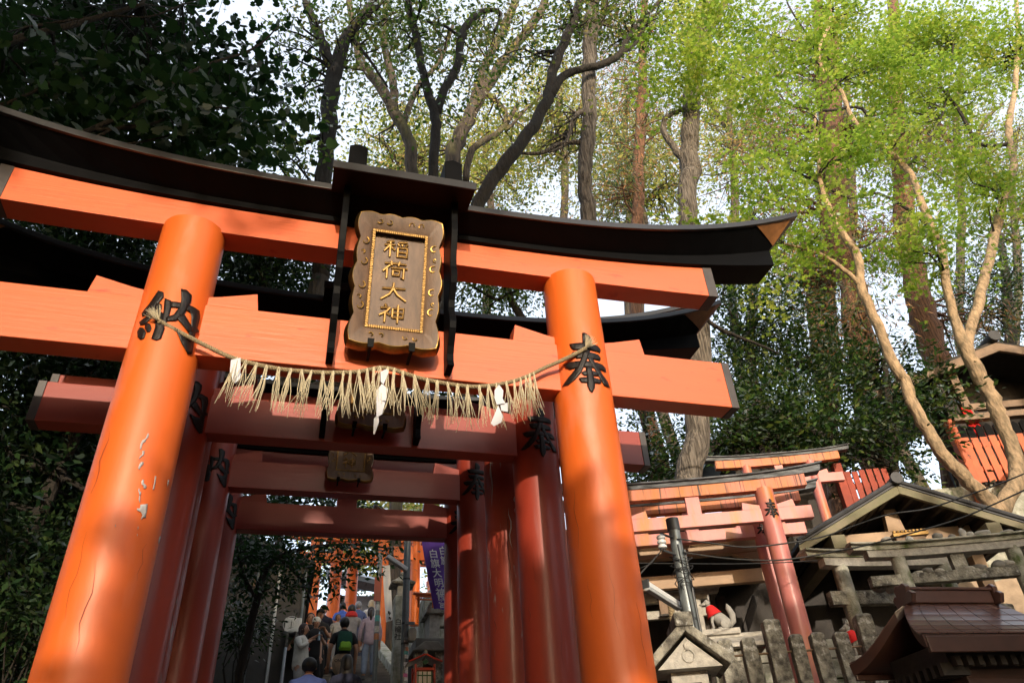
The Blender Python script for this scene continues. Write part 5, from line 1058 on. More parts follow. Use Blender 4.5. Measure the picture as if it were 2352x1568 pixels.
def bfence(label, v, u0, u1, z1, z0, nb, tips=True, fm=None):
    fm = fm or mat('vermilion_fence', (.70,.13,.03), rough=.55, var=.3, scale=3)
    R = thing('board_fence', label, 'fence', uvz((u0+u1)/2, v, z0), GB); w = (u1-u0)/nb
    q = MBuv(); q.box((u0-.14, v-.09, z0-.6), (u0+.02, v+.09, z1+.16)); q.build('corner_post', fm, R, bevel=.01)
    for i in range(nb):
        q = MBuv(); a, b = u0+.05+i*w, u0+.05+i*w+w*.76; zz = z1 + rnd.uniform(-.02,.02); q.prism([(a, v-.02, z0), (b, v-.02, z0), (b, v-.02, zz-(.26 if tips else 0)), (a, v-.02, zz-(.26 if tips else 0))], (0, .03, 0)); bd = q.build('board', fm, R)
        if tips:
            q = MBuv(); q.prism([(a, v-.022, zz-.26), (b, v-.022, zz-.26), (b, v-.022, zz-.03), ((a+b)/2, v-.022, zz+.03), (a, v-.022, zz-.03)], (0, .034, 0)); q.build('black_tip', m_black, bd)
    q = MBuv()
    for zz in (z0+.25, z0+(z1-z0)*.62): q.box((u0, v+.012, zz), (u1, v+.07, zz+.10))
    q.build('rail', fm, R)
v = 14.7; u0, z1 = uz(2190,982,v); _, z0 = uz(2200,1112,v); bfence('sunlit vermilion board fence with black tips below the shrine hut', v, u0, u0+4.4, z1, z0, 24)
v = 13.6; u0, z1 = uz(1938,1066,v); u1, z0 = uz(1975,1150,v); bfence('dappled vermilion board fence between the cedars and the gabled roof', v, u0-.1, u0+.72, z1-.16, z0-.3, 6, False, mat('vermilion_fence_shade_darkened', (.36,.05,.02), rough=.7, var=.4, scale=3))  # vermilion darkened here to paint in the dappled shade
# retaining walls and the sunlit bank
v = 14.9; rw = thing('retaining_wall', 'dim stone retaining wall under the shrine hut', 'wall', uvz(14, v, 2)); _, zt = uz(2250,1114,v); q = MBuv(); q.box((uz(1990,1100,v)[0], v, 1.5), (22, v+.5, zt)); q.build('face', m_stonem, rw)
v = 13.2; q = MBuv(); ua_ = uz(2250,1420,v)[0]; n = 14; g = [[(ua_ + i*.4, v + rnd.uniform(-.15,.15) + j*.12, 1.0 + j*.45 + rnd.uniform(-.05,.05)) for i in range(n)] for j in range(11)]
q.loft(g, closed=False, cap=False); tag(q.build('rock_bank', m_tan, loc=tuple(uvz(ua_+2.5, v, 1)), smooth=True, fix=False), 'sunlit tan rock bank showing under the stone torii at the right edge', 'rock bank')
# small dark hut in the thicket
v = 14.0; hk = thing('small_hut', 'small old hut with a brown plank roof hidden in the thicket', 'hut', uvz(uz(1745,1000,v)[0], v+1, ground_z(8,12)))
ua, za = uz(1745,925,v); ul, zl = uz(1630,1030,v)
q = MBuv()
for s in (-1, 1): q.prism([(ua, v, za), (ua+s*(ua-ul), v, zl), (ua+s*(ua-ul), v, zl+.10), (ua, v, za+.11)], (0, 2.6, 0))
q.build('roof', m_woodd, hk); q = MBuv()
for s in (-1, 1): q.prism([(ua, v-.04, za-.13), (ua+s*(ua-ul), v-.04, zl-.12), (ua+s*(ua-ul), v-.04, zl+.02), (ua, v-.04, za+.02)], (0, .05, 0))
q.box((ua-.9, v+.2, za-.75), (ua+.9, v+.32, za-.6)); q.box((ua-.06, v+.2, za-.65), (ua+.06, v+.32, za-.1)); q.build('gable_boards', m_woodd, hk)
q = MBuv(); q.box((ul+.5, v+.4, 2.5), (2*ua-ul-.5, v+2.4, zl+.2)); q.build('walls', m_woodd, hk)
# dead branch lying across the gate roofs
P, Rr = limb_pts([(1555,718,10,7.4),(1580,725,10,7.4),(1612,720,11,7.3),(1640,748,10,7.3),(1690,772,9,7.4),(1740,790,7,7.5),(1788,812,4,7.6)], 7.4, .15); q = MB(); q.tube(P, Rr, 8)
q.tube([P[0], P[0] + Vector((-.1,0,-.1)), P[0] + Vector((-.25,.1,-.12))], [.02,.018,.012], 7)
tag(q.build('fallen_branch', m_barkd, loc=tuple(P[0]), smooth=True), 'bare dark branch lying over the end of the second gate roof', 'branch')
# ------------------------------------------------------------------ up the stairs, seen through the gates
Z4 = lambda x, y: (516.8 + x*.232, 1205.8 + y*.232)
GF_ = 'bright orange torii gates up the stairs'
def ftorii(label, Y, dx=0):
    s = Y/24.0
    xl = atY(*Z4(835,960), 24).x; xr = atY(*Z4(1552,800), 24).x
    zn0 = atY(*Z4(1250,372), 24).z; zn1 = atY(*Z4(1250,315), 24).z
    zb = path_z(Y); dz = zb - path_z(24)
    return torii(label, GF_, ((xl+xr)/2 + dx, Y), X1, zb, (xr-xl)/2, .20, (zn0+dz, zn1+dz), (xr-xl)/2 + .85, .08, zn1+dz+.5, .24, (xr-xl)/2 + 1.0, .10, .9, (xr-xl)/2 + 1.6, m_forange, m_forange, m_forange, wedges=True)
m_forange = mat('fresh_orange_paint', (.80,.16,.012), rough=.5, coat=.15, var=.1)
ftorii('bright orange torii standing up the stairs behind the crowd', 24.0)
ftorii('orange torii just behind the bright one up the stairs', 25.2, .72)
ftorii('third orange torii up the stairs, mostly hidden', 26.4, 1.35)
# side torii and pink fence, right of the stairs
rx = atY(*Z4(1885,600), 18)
q_, _ = torii('slim orange torii behind the purple banner', GF_, (rx.x + 1.4, 18.0), X1, 6.4, 1.4, .11, (atY(*Z4(1885,350),18).z, atY(*Z4(1885,225),18).z), 2.0, .06, atY(*Z4(1885,120),18).z, .2, 2.1, .08, .6, 2.5, m_forange, m_forange, m_forange)
pf = thing('picket_fence', 'pink slatted fence behind the purple banner', 'fence', (rx.x + .7, 17.6, 8))
za, zb_ = atY(*Z4(1950,600), 17.6).z, atY(*Z4(1950,240), 17.6).z
for i in range(7):
    q = MB(); q.box((rx.x + .22 + i*.2, 17.58, za - .5), (rx.x + .36 + i*.2, 17.62, zb_)); q.build('slat', m_vweath, pf)
q = MB(); q.box((rx.x + .2, 17.62, za), (rx.x + 1.7, 17.66, za + .12)); q.box((rx.x + .2, 17.62, za + 1.0), (rx.x + 1.7, 17.66, za + 1.12)); q.build('rail', m_vweath, pf)
# grey cement house left of the stairs
hs = thing('cement_house', 'grey stained house wall with drain pipes beside the stairs', 'house', (-2.0, 17.5, path_z(17)))
Yh = 17.0; x0, x1 = -9.0, atY(*Z4(790,900), Yh).x; zt = atY(*Z4(700,440), Yh).z; zf = path_z(Yh)
q = MB(); q.box((x0, Yh, zf), (x1, Yh+8, zt+.1)); q.build('wall', m_plasterd, hs)
q = MB(); q.prism([(x1+.12, Yh-.3, zt-.02), (x1+.12, Yh-.3, zt+.08), (x1-4, Yh-.3, zt+1.7), (x1-4, Yh-.3, zt+1.6)], (0, 9, 0)); q.build('roof', m_tile, hs)
for px_ in (515, 775, 300):
    q = MB(); xx = atY(*Z4(px_,700), Yh-.06).x; q.tube([(xx, Yh-.06, zf), (xx, Yh-.06, zt)], .03, 8); q.build('drain_pipe', m_white if px_ == 515 else m_steel, hs, smooth='auto')
q = MB(); a = atY(*Z4(270,610), Yh-.02); b = atY(*Z4(370,520), Yh-.02); q.box((a.x, Yh-.03, a.z), (b.x, Yh+.02, b.z)); q.build('wall_panel', m_wood, hs)
a, b = atY(*Z4(585,1050), 16.6), atY(*Z4(765,915), 16.6)
ac = thing('air_conditioner', 'pale outdoor air conditioner unit on the wall beside the crowd', 'air conditioner', (a.x, 16.6, a.z))
q = MB(); q.box((a.x, 16.6, a.z), (b.x, 16.92, b.z)); q.build('case', m_white, ac, bevel=.015)
q = MB(); q.box((a.x+.12, 16.585, a.z+.06), (b.x-.2, 16.61, b.z-.06)); q.build('grille', m_dsteel, ac)
q = MB(); cxx, czz = (a.x+b.x)/2-.04, (a.z+b.z)/2
for r_ in (.06,.11,.16): q.tube([(cxx + r_*math.cos(t*math.pi/10), 16.58, czz + r_*math.sin(t*math.pi/10)) for t in range(21)], .006, 5)
q.build('fan_guard', m_white, ac)
q = MB(); q.box((a.x+.05, 16.62, a.z-.6), (a.x+.1, 17, a.z)); q.box((b.x-.1, 16.62, a.z-.6), (b.x-.05, 17, a.z)); q.build('brackets', m_dsteel, ac)
# shop house further up with dark tiled roof and pale blue awning
h2 = thing('tiled_house', 'house with dark tiled eaves and pale blue walls at the stair top', 'house', (2.0, 29, path_z(29)))
Y2 = 29.0; a, b = atY(*Z4(1000,900), Y2), atY(*Z4(1500,700), Y2)
q = MB(); q.box((a.x, Y2, path_z(Y2)), (b.x+3, Y2+5, b.z)); q.build('wall', mat('pale_blue_wall', (.45,.50,.58), rough=.8, var=.2), h2)
q = MB(); e0, e1 = atY(*Z4(1030,560), Y2-1.2), atY(*Z4(1490,680), Y2-1.2)
q.prism([(e0.x, Y2-1.2, e0.z), (e1.x+1, Y2-1.2, e1.z-.15), (e1.x+1, Y2-1.2, e1.z+.15), (e0.x, Y2-1.2, e0.z+.3)], (0, 4, 1.6)); q.build('roof', m_tile, h2)
q = MB(); q.prism([atY(*Z4(1080,430), Y2+2), atY(*Z4(1500,520), Y2+2), atY(*Z4(1500,660), Y2+2), atY(*Z4(1080,620), Y2+2)], (0, 2.5, .8)); q.build('upper_roof', mat('pale_blue_sheet_roof', (.50,.62,.78), rough=.5, var=.1), h2)
for px_ in (1050, 1130, 1210):
    q = MB(); c = atY(*Z4(px_,800), Y2-.05); q.box((c.x-.06, Y2-.08, path_z(Y2)), (c.x+.06, Y2+.02, b.z)); q.build('post', m_woodd, h2)
# rough stone retaining wall, left of the stairs
sw = thing('rubble_wall', 'dark rubble stone wall left of the stair handrail', 'stone wall', (-1.8, 14, path_z(14)))
q = MB(); q.prism([(-1.62, 8.0, path_z(8)), (-1.62, 17, path_z(17)), (-1.62, 17, path_z(17)+1.0), (-1.62, 8.0, path_z(8)+1.0)], (-.5, 0, 0)); q.build('core', m_rock, sw)
q = MB()
for i in range(260):
    y = rnd.uniform(8, 16.9); h = rnd.uniform(0, 1.25); x = -1.60 - max(0, h-.95)*1.6; r_ = rnd.uniform(.08, .21)
    rock_mesh(q, (x, y, path_z(y)+h), (r_*.8, r_, r_*.75))
q.build('stones', m_rock, sw, smooth=True)
bl_ = thing('house', 'pale plastered house behind the leaves at the left edge', 'house', (-6, 13, ground_z(-6, 13)))
Yw = 12.6; za = atY(150,1192,Yw).z; zg = ground_z(-6, Yw) - .5
q = MB(); q.box((-11, Yw, zg), (-3.6, Yw+5, za)); q.build('wall', m_plaster, bl_)
q = MB(); zr1 = atY(140,1136,Yw-.7).z; q.box((-11.5, Yw-.7, za+.0), (-3.2, Yw+5, za+.10)); q.prism([(-11.5, Yw-.7, zr1-.12), (-11.5, Yw-.7, zr1), (-11.5, Yw+2.5, zr1+1.0), (-11.5, Yw+2.5, zr1+.9)], (8.3, 0, 0)); q.build('eaves', m_tile, bl_)
q = MB(); q.box((-11, Yw+.6, za), (-3.8, Yw+.9, zr1)); q.build('dark_recess', m_woodd, bl_)
q = MB(); q.box((-11, Yw+2.2, zr1), (-4.2, Yw+5, zr1+2.2)); q.build('upper_wall', mat('tan_plaster', (.52,.42,.30), rough=.9, var=.2, scale=2), bl_)
q = MB(); q.tube([(-11, Yw-.72, za+.03), (-3.2, Yw-.72, za+.03)], .05, 8); q.build('gutter', m_steel, bl_, smooth='auto')
# handrail
hr = thing('handrail', 'steel handrail climbing beside the stairs, lower left of the crowd', 'handrail', (-.75, 10, path_z(10)))
a = atD(656,1488,13.2); d0 = Vector((0, 1, .37)); a0 = a - d0*5
q = MB(); q.tube([a0, a, a + Vector((0,.12,-.05)), a + Vector((0,.14,-.2))], .024, 10); q.build('rail', m_steel, hr, smooth='auto')
q = MB(); q.tube([a0 - Vector((0,0,.42)), a - Vector((0,0,.42))], .016, 8); q.build('lower_rail', m_steel, hr, smooth='auto')
for k in range(4):
    p = a - d0*(.15 + k*1.5); q = MB(); q.tube([(p.x, p.y, path_z(p.y)-.1), p], .022, 10); q.build('post', m_steel, hr, smooth='auto')
# grey pole with stickers, meter box and lamp
p0 = atD(932,1400,12.4); gp = thing('street_pole', 'grey pole covered in stickers beside the stairs', 'pole', (p0.x, p0.y, path_z(p0.y)))
zt = atY(940,1190,p0.y).z
q = MB(); q.tube([(p0.x, p0.y, path_z(p0.y)), (p0.x, p0.y, zt)], .058, 18); q.build('shaft', m_steel, gp, smooth='auto')
q = MB()
for yy in (1330,1432,1478): z = atY(932,yy,p0.y).z; q.tube([(p0.x, p0.y, z-.015), (p0.x, p0.y, z+.015)], .064, 18)
q.build('clamps', m_dsteel, gp)
cols = [(.75,.75,.75),(.62,.66,.70),(.70,.25,.10),(.10,.45,.45),(.72,.72,.70),(.05,.05,.06),(.68,.68,.72),(.65,.62,.60),(.75,.75,.75),(.70,.15,.40),(.7,.7,.72)]
for i, c in enumerate(cols):
    z = atY(929,1474 + i*8.6,p0.y).z; q = MB(); g = []
    for k in range(7):
        an_ = -1.9 + .22*k + rnd.uniform(-.02,.02) + (i % 3)*.22; g.append([(p0.x + .0595*math.cos(an_), p0.y + .0595*math.sin(an_), z + dz) for dz in (-.028, .028)])
    q.loft(g, closed=False, cap=False); q.build('sticker', mat('sticker_paper_%s' % 'abcdefghijk'[i], c, rough=.5, var=.45, scale=60), gp)
mb = thing('meter_box', 'cream junction box fixed on the stickered pole', 'box', atD(949,1470,12.3))
q = MB(); q.prism([atY(*Z4(x, y), p0.y-.16) for x, y in ((1825,1010),(1880,1003),(1902,1030),(1895,1110),(1875,1145),(1822,1140))], (0, .14, 0)); q.build('case', mat('cream_plastic', (.45,.43,.36), rough=.5), mb, bevel=.012)
q = MB(); c = atD(940,1440,12.35); q.box((p0.x-.02, p0.y-.10, c.z-.0), (p0.x+.14, p0.y-.06, c.z+.04)); q.box((p0.x-.02, p0.y-.10, c.z-.24), (p0.x+.14, p0.y-.06, c.z-.20)); q.build('straps', m_steel, mb)
a, b = atY(889,1277,p0.y-.15), atY(934,1308,p0.y-.05); sl_ = thing('tube_lamp', 'pale tube lamp sticking out of the stickered pole under the leaves', 'lamp', b)
q = MB(); q.beam(a, b, .09, .07); q.build('housing', m_white, sl_, bevel=.01); q = MB(); q.tube([b, (p0.x, p0.y, b.z-.02)], .02, 8); q.build('arm', m_steel, sl_)
p1_ = atD(866,1430,15.5); sp = thing('thin_pole', 'thin dark pole with stickers in front of the white banner', 'pole', (p1_.x, p1_.y, path_z(p1_.y)))
q = MB(); q.tube([(p1_.x, p1_.y, path_z(p1_.y)), (p1_.x, p1_.y, atY(866,1270,p1_.y).z)], .05, 14); q.build('shaft', m_steel, sp, smooth='auto')
for i, yy in enumerate((1395,1420,1445,1462)):
    z = atY(866,yy,p1_.y).z; q = MB(); q.tube([(p1_.x, p1_.y, z-.06), (p1_.x, p1_.y, z+.06)], .0515, 14, cap=False); q.build('sticker', MATS['sticker_paper_%s' % 'bdhc'[i]], sp)
q = MB(); z = atY(866,1340,p1_.y).z; q.box((p1_.x-.10, p1_.y-.08, z-.38), (p1_.x+.05, p1_.y-.055, z+.12)); q.build('sign_plate', mat('red_brown_plate', (.28,.05,.03), rough=.6), sp)
# banners with writing
def text_mesh(s, size, m, parent, origin, ax, up, name='lettering', vertical=True):
    """letters from Blender's built-in face, laid on the plane (ax, up) and turned into a mesh"""
    cu = bpy.data.curves.new('t', 'FONT'); cu.body = '\n'.join(s) if vertical else s; cu.size = size; cu.align_x = 'CENTER'; cu.space_line = 1.02; cu.extrude = .0; cu.offset = size*.012
    ob = bpy.data.objects.new('t', cu); COL.objects.link(ob); bpy.context.view_layer.update()
    me = bpy.data.meshes.new_from_object(ob.evaluated_get(bpy.context.evaluated_depsgraph_get())); bpy.data.objects.remove(ob); bpy.data.curves.remove(cu)
    ax, up, o = Vector(ax), Vector(up), Vector(origin)
    q = MB(); q.add([o + ax*v.co.x + up*v.co.y for v in me.vertices], [tuple(f.vertices) for f in me.polygons]); bpy.data.meshes.remove(me)
    return q.build(name, m, parent, fix=False)
Yb = 12.6; bn = thing('purple_banner', 'purple cloth banner with white writing right of the stickered pole', 'banner', atY(1000,1397,Yb))
c4 = [atY(*Z4(x, y), Yb) for x, y in ((1930,60),(2200,110),(2175,830),(2070,828))]
n = 9; g = []
for j in range(n):
    f = j/(n-1); L_, R_ = c4[0].lerp(c4[3], f), c4[1].lerp(c4[2], f); R_ = L_ + (R_ - L_)*1.0
    g.append([L_.lerp(R_, k/8) + Vector((0, .035*math.sin(k/8*5 + f*3), 0)) for k in range(9)])
q = MB(); q.loft(g, closed=False, cap=False); q.build('cloth', m_purple, bn, smooth=True, fix=False)
upb = (c4[0]-c4[3]).normalized(); axb = Vector((1, 0, .05)).normalized()
upb = (atY(*Z4(2030,150), Yb) - atY(*Z4(2120,640), Yb)).normalized()
text_mesh('白旗大明神', .165, m_wcloth, bn, atY(*Z4(2070,315), Yb-.06), axb, upb)
text_mesh('西宮', .12, m_wcloth, bn, atY(*Z4(2142,738), Yb-.06), axb, upb)
text_mesh('白旗', .165, m_wcloth, bn, atY(*Z4(2168,285), Yb-.06), axb, upb)
q = MB(); q.tube([c4[1] + Vector((.05,.05,.2)), c4[2] + Vector((.25,.1,-1.6))], .018, 8); q.build('pole', m_wood, bn)
Yb2 = 16.5; wb = thing('white_banner', 'white cloth banner hanging behind the thin pole', 'banner', atY(890,1429,Yb2))
c4 = [atY(*Z4(x, y), Yb2) for x, y in ((1560,390),(1630,400),(1668,930),(1592,962))]; g = []
for j in range(9):
    f = j/8; L_, R_ = c4[0].lerp(c4[3], f), c4[1].lerp(c4[2], f); g.append([L_.lerp(R_, k/6) + Vector((0, .04*math.sin(k/6*5 + f*4), 0)) for k in range(7)])
q = MB(); q.loft(g, closed=False, cap=False); q.build('cloth', m_wcloth, wb, smooth=True, fix=False)
q = MB()
for x, y in ((1622,850),(1634,862),(1628,905),(1640,912)): q.tube([atY(*Z4(x, y), Yb2-.05), atY(*Z4(x-6, y+28), Yb2-.05)], [.02,.006], 6)
q.build('brush_marks', m_ink, wb)
# stone lantern, posts and small shrine on the right of the stairs
def stone_lantern(label, x, y, zb, zt, s, cat='stone lantern'):
    R = thing('stone_lantern', label, cat, (x, y, zb))
    q = MB(); q.box((x-.09*s, y-.09*s, zb), (x+.09*s, y+.09*s, zt-.75*s)); q.build('shaft', m_stone, R, bevel=.01)
    q = MB(); q.box((x-.2*s, y-.2*s, zt-.78*s), (x+.2*s, y+.2*s, zt-.68*s)); q.build('platform', m_stone, R, bevel=.01)
    q = MB(); q.box((x-.14*s, y-.14*s, zt-.68*s), (x+.14*s, y+.14*s, zt-.32*s)); q.build('light_box', m_stonel, R, bevel=.01)
    q = MB(); q.loft([[(x+a*r_*s, y+b*r_*s, zt+z*s) for a, b in ((-1,-1),(1,-1),(1,1),(-1,1))] for r_, z in ((.34,-.36),(.36,-.30),(.22,-.20),(.11,-.10),(.08,-.06))]); q.build('roof', m_stone, R, bevel=.012)
    q = MB(); q.ball((x, y, zt), (.07*s,.07*s,.09*s), 10, 7); q.build('finial', m_stone, R, smooth=True)
p = atY(*Z4(1755,490), 15.2); stone_lantern('mossy stone lantern with a wide roof behind the stickered pole', p.x, 15.2, path_z(15.2), p.z, .68)
a, b = atY(*Z4(1672,1150), 14.6), atY(*Z4(1758,690), 14.6); ip_ = thing('inscribed_post', 'stone post carved with characters left of the stickered pole', 'stone post', (a.x, 14.6, path_z(14.6)))
q = MB(); q.box((a.x, 14.6, path_z(14.6)), (b.x, 14.9, b.z)); q.build('shaft', m_stonem, ip_, bevel=.015)
text_mesh('白龍社', .13, m_ink, ip_, ((a.x+b.x)/2, 14.595, b.z-.55), (1,0,0), (0,0,1), 'inscription')
a, b = atY(*Z4(2022,1125), 13.4), atY(*Z4(2125,880), 13.4); sb = thing('stone_block', 'pale square stone pillar with a cap under the purple banner', 'stone pillar', ((a.x+b.x)/2, 13.4, path_z(13)))
q = MB(); q.box((a.x, 13.4, a.z), (b.x, 13.9, b.z)); q.build('shaft', m_stonel, sb, bevel=.01)
q = MB(); q.prism([(a.x-.08, 13.32, b.z), (b.x+.08, 13.32, b.z), ((a.x+b.x)/2+.1, 13.32, b.z+.18), ((a.x+b.x)/2-.1, 13.32, b.z+.18)], (0, .66, 0)); q.build('cap', m_stone, sb, bevel=.01)
q = MB(); q.box((a.x-.25, 13.3, path_z(13)), (b.x+.3, 14.1, a.z)); q.build('base', m_rock, sb, bevel=.02)
a, b = atY(*Z4(1850,1250), 12.9), atY(*Z4(2190,1190), 12.9); sb2 = thing('stone_shrine', 'dark low stone shrine with a flat roof slab behind the red lantern', 'small shrine', ((a.x+b.x)/2, 13, path_z(13)))
q = MB(); q.prism([(a.x, 12.8, a.z), (b.x, 12.8, a.z), (b.x-.15, 12.8, b.z+.05), (a.x+.2, 12.8, b.z+.05)], (0, .9, 0)); q.build('roof', m_rock, sb2, bevel=.015)
for px_ in (1918, 2112):
    q = MB(); c = atY(*Z4(px_,1300), 12.9); q.box((c.x-.07, 12.9, path_z(12.9)), (c.x+.07, 13.05, a.z)); q.build('post', m_stone, sb2, bevel=.01)
q = MB(); q.box((a.x+.05, 13.2, path_z(13)), (b.x-.05, 13.6, a.z)); q.build('back', m_woodd, sb2)
# miniature torii offering
c = atY(*Z4(1990,750), 13.2); torii('tiny red votive torii leaning on the stones under the banner', 'votive torii', (c.x, 13.2), X1, atY(*Z4(1950,812),13.2).z, .13, .022, (atY(*Z4(1990,742),13.2).z, atY(*Z4(1990,728),13.2).z), .17, .012, atY(*Z4(1990,712),13.2).z, .03, .19, .014, .1, .23, m_forange, m_forange, m_forange, m_forange, m_forange, m_forange, nocap=True, plank=True)
# stone walls and ramps right of the stairs
q = MB(); q.box((2.95, 13.9, 1.5), (3.35, 30, 6.9)); q.box((2.4, 14.3, 2.5), (3.4, 14.9, atY(*Z4(1900,720),14.5).z)); 
for i in range(5): q.box((2.42+.02*i, 13.6-.02*i, 3.2+.5*i), (3.4, 14.3, 3.2+.5*i+.47))
tag(q.build('stone_terrace', m_stonem, loc=(3, 14.5, 3), bevel=.02), 'mossy stone terrace wall right of the stairs below the purple banner', 'stone wall')
# red-trimmed lantern
c = atY(973,1507,10.6); rl_ = thing('red_lantern', 'red and green lantern with a curved roof at the foot of the stairs', 'lantern', (c.x, 10.6, path_z(10.6)))
zt = c.z; x, y = c.x, 10.6
q = MB()
for s in (-1, 1):
    q.loft([[(x + s*f*.22, y-.16, zt-.012 - .125*f**1.0 + .03*f*f), (x + s*f*.22, y+.16, zt-.012 - .125*f + .03*f*f), (x + s*f*.22, y+.16, zt+.012 - .125*f + .03*f*f), (x + s*f*.22, y-.16, zt+.012 - .125*f + .03*f*f)] for f in (0,.25,.5,.75,1)])
rf = q.build('roof', m_copper, rl_)
q = MB()
for s in (-1, 1): q.tube([(x + s*f*.225, y-.165, zt - .125*f + .03*f*f) for f in (0,.25,.5,.75,1)], .012, 6)
q.build('red_trim', mat('lantern_red', (.50,.045,.02), rough=.45), rf)
q = MB(); q.tube([(x, y-.18, zt+.02), (x, y+.18, zt+.02)], .024, 8); q.build('ridge', m_steel, rl_)
q = MB(); q.prism([(x-.045, y-.168, zt-.10), (x, y-.168, zt-.135), (x+.045, y-.168, zt-.10), (x+.02, y-.168, zt-.085), (x, y-.168, zt-.055), (x-.02, y-.168, zt-.085)], (0, .01, 0)); q.build('green_crest', mat('green_paint', (.02,.12,.06), rough=.5), rl_)
q = MB(); q.box((x-.13, y-.14, zt-.20), (x+.13, y+.14, zt-.165)); q.box((x-.13, y-.14, zt-.62), (x+.13, y+.14, zt-.58))
for sx in (-1, 1):
    for sy in (-1, 1): q.box((x+sx*.125-.014, y+sy*.125-.014, zt-.6), (x+sx*.125+.014, y+sy*.125+.014, zt-.12))
q.build('red_frame', mat('lantern_red', (.50,.045,.02), rough=.45), rl_, bevel=.004)
q = MB(); q.box((x-.10, y-.11, zt-.57), (x+.10, y+.11, zt-.21)); q.build('paper_panel', m_paper, rl_)
q = MB()
for t in (-.09, -.03, .03, .09): q.box((x+t-.006, y-.122, zt-.57), (x+t+.006, y-.112, zt-.21))
for t in (.26, .38, .50): q.box((x-.1, y-.124, zt-t-.006), (x+.1, y-.112, zt-t+.006))
q.build('green_lattice', MATS['green_paint'], rl_)
q = MB(); q.box((x-.05, y-.05, path_z(10.6)), (x+.05, y+.05, zt-.6)); q.build('post', MATS['lantern_red'], rl_)
# ------------------------------------------------------------------ visitors on the stairs
PENDING = []
def skin(name, chains, m, parent, lvl=1, extra=None):
    """chains: list of point lists (x, y, z, r); shared points are merged; grown with a Skin modifier and baked"""
    vs, rs, es = [], [], []; key = {}
    for ch in chains:
        last = None
        for p in ch:
            k = tuple(round(c, 4) for c in p[:3])
            if k not in key: key[k] = len(vs); vs.append(k); rs.append(p[3])
            i = key[k]
            if last is not None and last != i: es.append((last, i))
            last = i
    me = bpy.data.meshes.new('sk'); me.from_pydata(vs, es, []); ob = bpy.data.objects.new('sk', me); COL.objects.link(ob)
    ob.modifiers.new('skin', 'SKIN'); ob.modifiers['skin'].branch_smoothing = .6
    for i, v in enumerate(me.skin_vertices[0].data):
        v.radius = (rs[i], rs[i]) if not isinstance(rs[i], tuple) else rs[i]; v.use_root = i == 0
    s = ob.modifiers.new('sub', 'SUBSURF'); s.levels = lvl; s.render_levels = lvl
    PENDING.append((ob, name, m, parent, extra))
def bake_skins():
    bpy.context.view_layer.update(); dg = bpy.context.evaluated_depsgraph_get(); out = []
    for ob, name, m, parent, extra in PENDING:
        me = bpy.data.meshes.new_from_object(ob.evaluated_get(dg)); out.append((me, ob, name, m, parent, extra))
    for me, ob, name, m, parent, extra in out:
        me.materials.clear(); me.materials.append(m); ms = [m]
        me.polygons.foreach_set('material_index', [0]*len(me.polygons))
        M4 = parent['_m'] if False else PMAT[parent.name]
        if extra:
            bm = bmesh.new(); bm.from_mesh(me); t = bpy.data.meshes.new('t'); t.from_pydata(extra.v, [], extra.f)
            for mm in extra.mats: me.materials.append(mm)
            b2 = bmesh.new(); b2.from_mesh(t); b2.faces.ensure_lookup_table()
            for f, k in zip(b2.faces, extra.m): f.material_index = k
            b2.to_mesh(t); b2.free(); bm.from_mesh(t); bm.to_mesh(me); bm.free(); bpy.data.meshes.remove(t)
        for v in me.vertices: v.co = M4 @ v.co
        me.polygons.foreach_set('use_smooth', [True]*len(me.polygons)); me.update()
        link_mesh(name, me, parent); d = ob.data; bpy.data.objects.remove(ob); bpy.data.meshes.remove(d)
PMAT = {}
GPP = 'visitors on the stairs'
def cloth(name, c): return mat(name, c, rough=.9, var=.25, scale=14, bump=.15, bscale=40)
